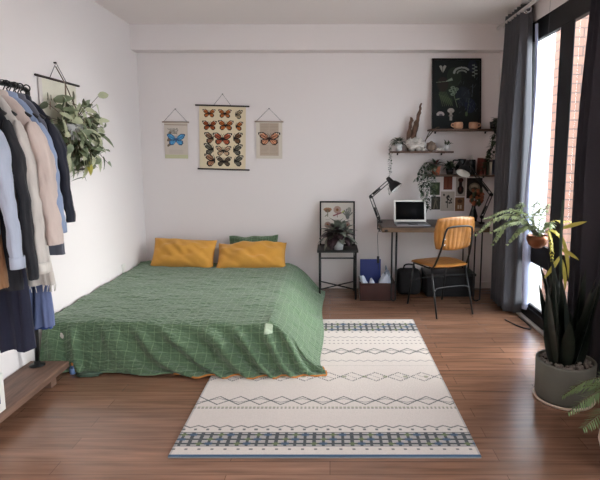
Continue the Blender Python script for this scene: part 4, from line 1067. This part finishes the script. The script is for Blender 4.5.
# ================================================================== CURTAINS
rod = thing('curtain_rod', 'white curtain rod running above the glass doors', 'curtain rod', (1.585, 2.0, 2.585))
MB().tube([(0, -2.6, 0), (0, 3.02, 0)], .014, 12).build('rod', M['trimwhite'], rod)
for y in (-2.4, .2, 3.12-.2): MB().box(-.01, .114, y-.012, y+.012, -.012, .012).build('bracket', M['trimwhite'], rod)
def curtain(name, label, y0, y1, folds, amp, m, xc, ztop, zbot, seed, lead=None, rings=True, taper=.0):
    o = thing(name, label, 'curtain', (xc, (y0+y1)/2, 0))
    yc = (y0+y1)/2
    def f(u, v):
        z = ztop-(ztop-zbot)*v
        ph = u*folds*2*PI
        nz = noise.noise(Vector((u*folds*.7+seed, v*1.2, 0)))
        a = amp*(1+.35*nz)*(.6+.4*sst(0, .5, v))
        x = a*math.sin(ph+.5*nz*v)
        y = y0+(y1-y0)*u+.35*(y1-y0)/folds*math.sin(ph*2)*.25+taper*v*(u-.5)
        return Vector((x+.012*nz*v, y-yc, z))
    MB().grid(f, folds*16, 30).build('fabric', m, o, solid=.004)
    if rings:
        for i in range(folds*2):
            u = (i+.5)/(folds*2) ; yy = y0+(y1-y0)*(i)/(folds*2)-yc
            MB().lathe([(.018, -.004), (.030, -.004), (.030, .004), (.018, .004), (.018, -.004)], n=16, M_=Matrix.Translation((0, yy, 2.585)) @ Matrix.Rotation(R(90), 4, 'X')).build('eyelet', M['chrome'], o)
    return o
c1 = curtain('curtain', 'grey curtain gathered in the corner between desk and glass door', 4.36, 4.80, 6, .072, M['curtain'], 1.62, 2.635, .02, 2)
def lin_f(u, v):
    z = 2.45-2.37*v; w_ = .018+.075*sst(.35, .9, v)*(1-sst(.93, 1, v)*.5)
    return Vector((.035+.015*math.sin(v*7)+u*w_, -.292-.03*math.sin(u*PI), z))
MB().grid(lin_f, 6, 50).build('lining', M['lining'], c1, solid=.003)
curtain('curtain', 'near dark curtain hanging at right edge behind the big concrete pot', 2.99, 3.19, 3, .075, M['curtain2'], 1.60, 2.635, .02, 5)
o = thing('floor_cable', 'black cable curling on floor below the grey curtain', 'cable', (1.56, 4.2, 0))
MB().tube(bez([(-.06, .02, .006), (-.01, -.14, .006), (.06, -.22, .006), (.09, -.12, .006), (.085, .10, .006)]), .005, 6).build('wire', M['blackfab'], o)

# ================================================================== BIG POT with sword leaves
bp = thing('large_potted_plant', 'grey concrete pot with dark upright sword leaves in front of the near curtain', 'potted plant', (1.365, 2.82, 0))
MB().lathe([(0, .012), (.150, .012), (.158, .03), (.162, .225), (.162, .237), (.148, .237), (.146, .21)], n=48).build('pot', M['concrete'], bp)
MB().lathe([(0, 0), (.160, 0), (.168, .014), (.164, .018), (.155, .012), (0, .011)], n=48).build('saucer', M['peachpot'], bp)
MB().lathe([(.147, .212), (.08, .218), (0, .220)], n=30).build('soil', M['soil'], bp)
mb = MB(); rg = random.Random(6)
for i in range(150):
    a = rg.uniform(0, 2*PI); r_ = .138*math.sqrt(rg.random()*.75+.25); mb.blob((math.cos(a)*r_, math.sin(a)*r_, .226), (.011, .010, .008), i, .2, 2, 4)
o = mb.build('pebbles', M['pebble'], bp); o['kind'] = 'stuff'
mb = MB()
for i in range(26):
    a = rg.uniform(0, 2*PI); r_ = rg.uniform(.01, .09); L = rg.uniform(.28, .62); lean = rg.uniform(.05, .32)
    b_ = Vector((math.cos(a)*r_, math.sin(a)*r_, .213)); d_ = Vector((math.cos(a)*lean, math.sin(a)*lean, 1))
    mb.leaf(b_, d_, Vector((math.sin(a*3), -math.cos(a*2), .1)), L, rg.uniform(.05, .085), -.08*rg.random(), 0, 8, .35)
for (tx, ty, tz) in ((-.10, -.02, .84), (.10, .05, .76), (-.04, 0, .72), (.13, -.02, .70)):
    mb.leaf((tx*.2, ty*.2, .235), Vector((tx, ty, tz-.235)), Vector((.3, -1, 0)), (Vector((tx, ty, tz-.235))).length, .07, .02, 0, 8, .3)
mb.build('sword_leaves', M['sans'], bp)
mb = MB()
mb.tube(bez([(-.02, .02, .235), (-.035, .03, .6), (-.06, .02, .9), (-.062, .02, 1.16)]), [.009]*36+[.006], 8)
mb.build('tall_stem', M['leaf_dark'], bp)
mb = MB()
for base, d_, L in (((-.06, .02, 1.0), (.9, .1, .25), .22), ((-.06, .02, .88), (.8, .1, -.35), .20), ((-.055, .02, .95), (.35, .0, -1), .34), ((-.05, .02, .82), (.3, 0, -1), .26), ((-.06, .02, .84), (-.5, 0, -.9), .22)):
    mb.leaf(base, d_, (0, -1, .4), L*.8, .024, .25, 0, 6)
mb.build('yellowing_leaves', M['leaf_yellow'], bp)

# hanging fern in copper bowl
fn = thing('hanging_fern', 'pale green fern spilling from a round copper bowl hung before the glass door', 'hanging plant', (1.40, 3.40, .84))
MB().lathe([(0, -.06), (.030, -.056), (.058, -.03), (.070, .005), (.068, .03), (.063, .03), (.060, .012), (0, .010)], n=32).build('copper_bowl', M['copper'], fn)
k = MB()
for a in (90, 210, 330): k.tube([(.067*math.cos(R(a)), .067*math.sin(R(a)), .028), (0, 0, .55)], .0008, 4)
k.tube([(0, 0, .55), (0, 0, ZC-.84-.003)], .0008, 4).build('hanging_wire', M['greystring'], fn)
def frond(mb, pts, n_, L, W, mi, r, droop=.3):
    P = bez(pts, 10); mb.tube(P, .0022, 4, 0); k_ = len(P)
    for i in range(1, n_+1):
        t_ = i/n_; q = P[min(k_-1, int(t_*(k_-1)))]; q0 = P[max(0, int(t_*(k_-1))-1)]
        ax = (q-q0).normalized() if (q-q0).length > 1e-6 else Vector((1, 0, 0)); sd = ax.cross(Vector((0, 0, 1)))
        if sd.length < .1: sd = ax.cross(Vector((0, 1, 0)))
        sd.normalize(); lf = L*(math.sin(PI*(.12+.80*t_))**.7)*r.uniform(.85, 1.1)
        for s_ in (-1, 1):
            mb.leaf(q, sd*s_+ax*.55+Vector((0, 0, r.uniform(-.5, .1))), Vector((0, 0, 1)), lf, W, droop, mi if isinstance(mi, int) else r.choice(mi), 3)
mb = MB(); rg = random.Random(8)
for pts in ([(0, 0, .02), (-.12, 0, .15), (-.28, 0, .15), (-.42, -.02, .04)], [(0, 0, .02), (-.08, .02, .12), (-.2, .03, .11), (-.30, 0, -.03)], [(0, 0, .02), (-.06, -.04, .10), (-.14, -.06, .08), (-.22, -.06, -.02)],
            [(0, 0, .02), (-.04, 0, .14), (-.02, .03, .22), (.02, .04, .27)], [(0, 0, .02), (.02, 0, .16), (.06, 0, .24)], [(0, 0, .02), (-.10, .03, .18), (-.10, .05, .24)],
            [(0, 0, .02), (-.14, .1, .16), (-.24, .14, .12)], [(0, 0, .02), (.05, -.05, .12), (.02, -.12, .10)], [(0, 0, .02), (-.05, .06, .16), (-.15, .10, .20)], [(0, 0, .02), (-.16, .04, .19), (-.34, .05, .14)], [(0, 0, .02), (-.05, -.05, .16), (-.02, -.08, .22)], [(0, 0, .02), (-.10, -.03, .12), (-.20, -.05, .12), (-.33, -.05, .06)]):
    frond(mb, pts, 26, .052, .020, [1, 1, 1, 3], rg)
for pts in ([(0, 0, .02), (.08, 0, .12), (.17, 0, .13), (.24, 0, .12)], [(0, 0, .02), (.08, 0, .07), (.14, 0, .04), (.19, 0, -.03)], [(0, 0, .02), (.06, -.02, .06), (.09, -.02, -.03), (.10, -.02, -.14)]):
    frond(mb, pts, 16, .036, .016, 2, rg)
mb.build('fronds', [M['stem'], M['fern'], M['leaf_yellow'], M['leaf_sage']], fn)

# palm at the lower right corner
pm = thing('potted_palm', 'feathery green palm in a rounded cream pot at lower right corner', 'potted plant', (1.375, 2.13, 0))
MB().lathe([(0, 0), (.09, 0), (.135, .05), (.155, .12), (.145, .19), (.125, .225), (.115, .225), (.115, .205)], n=40).build('pot', M['peachpot'], pm)
MB().lathe([(.115, .205), (0, .211)], n=24).build('soil', M['soil'], pm)
mb = MB(); rg = random.Random(9)
for k_ in range(22):
    a = R(90+k_*16.4+rg.uniform(-6, 6)); L = rg.uniform(.22, .30); h = rg.uniform(.10, .20)
    c_, s_ = math.cos(a), math.sin(a)
    frond(mb, [(0, 0, .205), (c_*L*.35, s_*L*.35, .21+h), (c_*L*.75, s_*L*.75, .21+h*.95), (c_*L*1.1, s_*L*1.1, .21+h*.5)], 30, .066, .007, 1, rg, .1)
mb.build('fronds', [M['stem'], M['cycad']], pm)

# ================================================================== LIGHT
wd = bpy.data.worlds.new('sky'); S.world = wd; wd.use_nodes = True
bg = wd.node_tree.nodes['Background']; bg.inputs[0].default_value = (.86, .93, 1, 1); bg.inputs[1].default_value = 3.4
def portal(y0, y1):
    L = bpy.data.lights.new('window_portal', 'AREA'); L.shape = 'RECTANGLE'; L.size = y1-y0; L.size_y = 2.3
    L.cycles.is_portal = True
    o = bpy.data.objects.new('window_portal', L); C.objects.link(o); o.location = (1.90, (y0+y1)/2, 1.3)
    o.rotation_euler = Vector((-1, 0, 0)).to_track_quat('-Z', 'Z').to_euler()
    return o
portal(D1[0], D1[1]); portal(D2[0], D2[1])
sn = bpy.data.lights.new('overcast_sun', 'SUN'); sn.energy = 7; sn.angle = R(60); sn.color = (1, .97, .93)
so = bpy.data.objects.new('overcast_sun', sn); C.objects.link(so); so.location = (6, 6, 5)
so.rotation_euler = Vector((-.90, -.22, -.42)).to_track_quat('-Z', 'Y').to_euler()

# ================================================================== CAMERA
cam = bpy.data.cameras.new('camera'); co = bpy.data.objects.new('camera', cam); C.objects.link(co)
cam.sensor_width = 36; cam.sensor_fit = 'HORIZONTAL'; cam.lens = 510/600*36
cam.shift_x = -30/600; cam.shift_y = -18/600
co.location = (0, 0, 1.42); co.rotation_euler = (R(90)-math.atan(69/510), 0, 0)
cam.clip_start = .05
S.camera = co
vs = S.view_settings
S.display_settings.display_device = 'sRGB'; vs.view_transform = 'Standard'; vs.look = 'None'; vs.gamma = 1; vs.use_curve_mapping = False
vs.exposure = 1.47
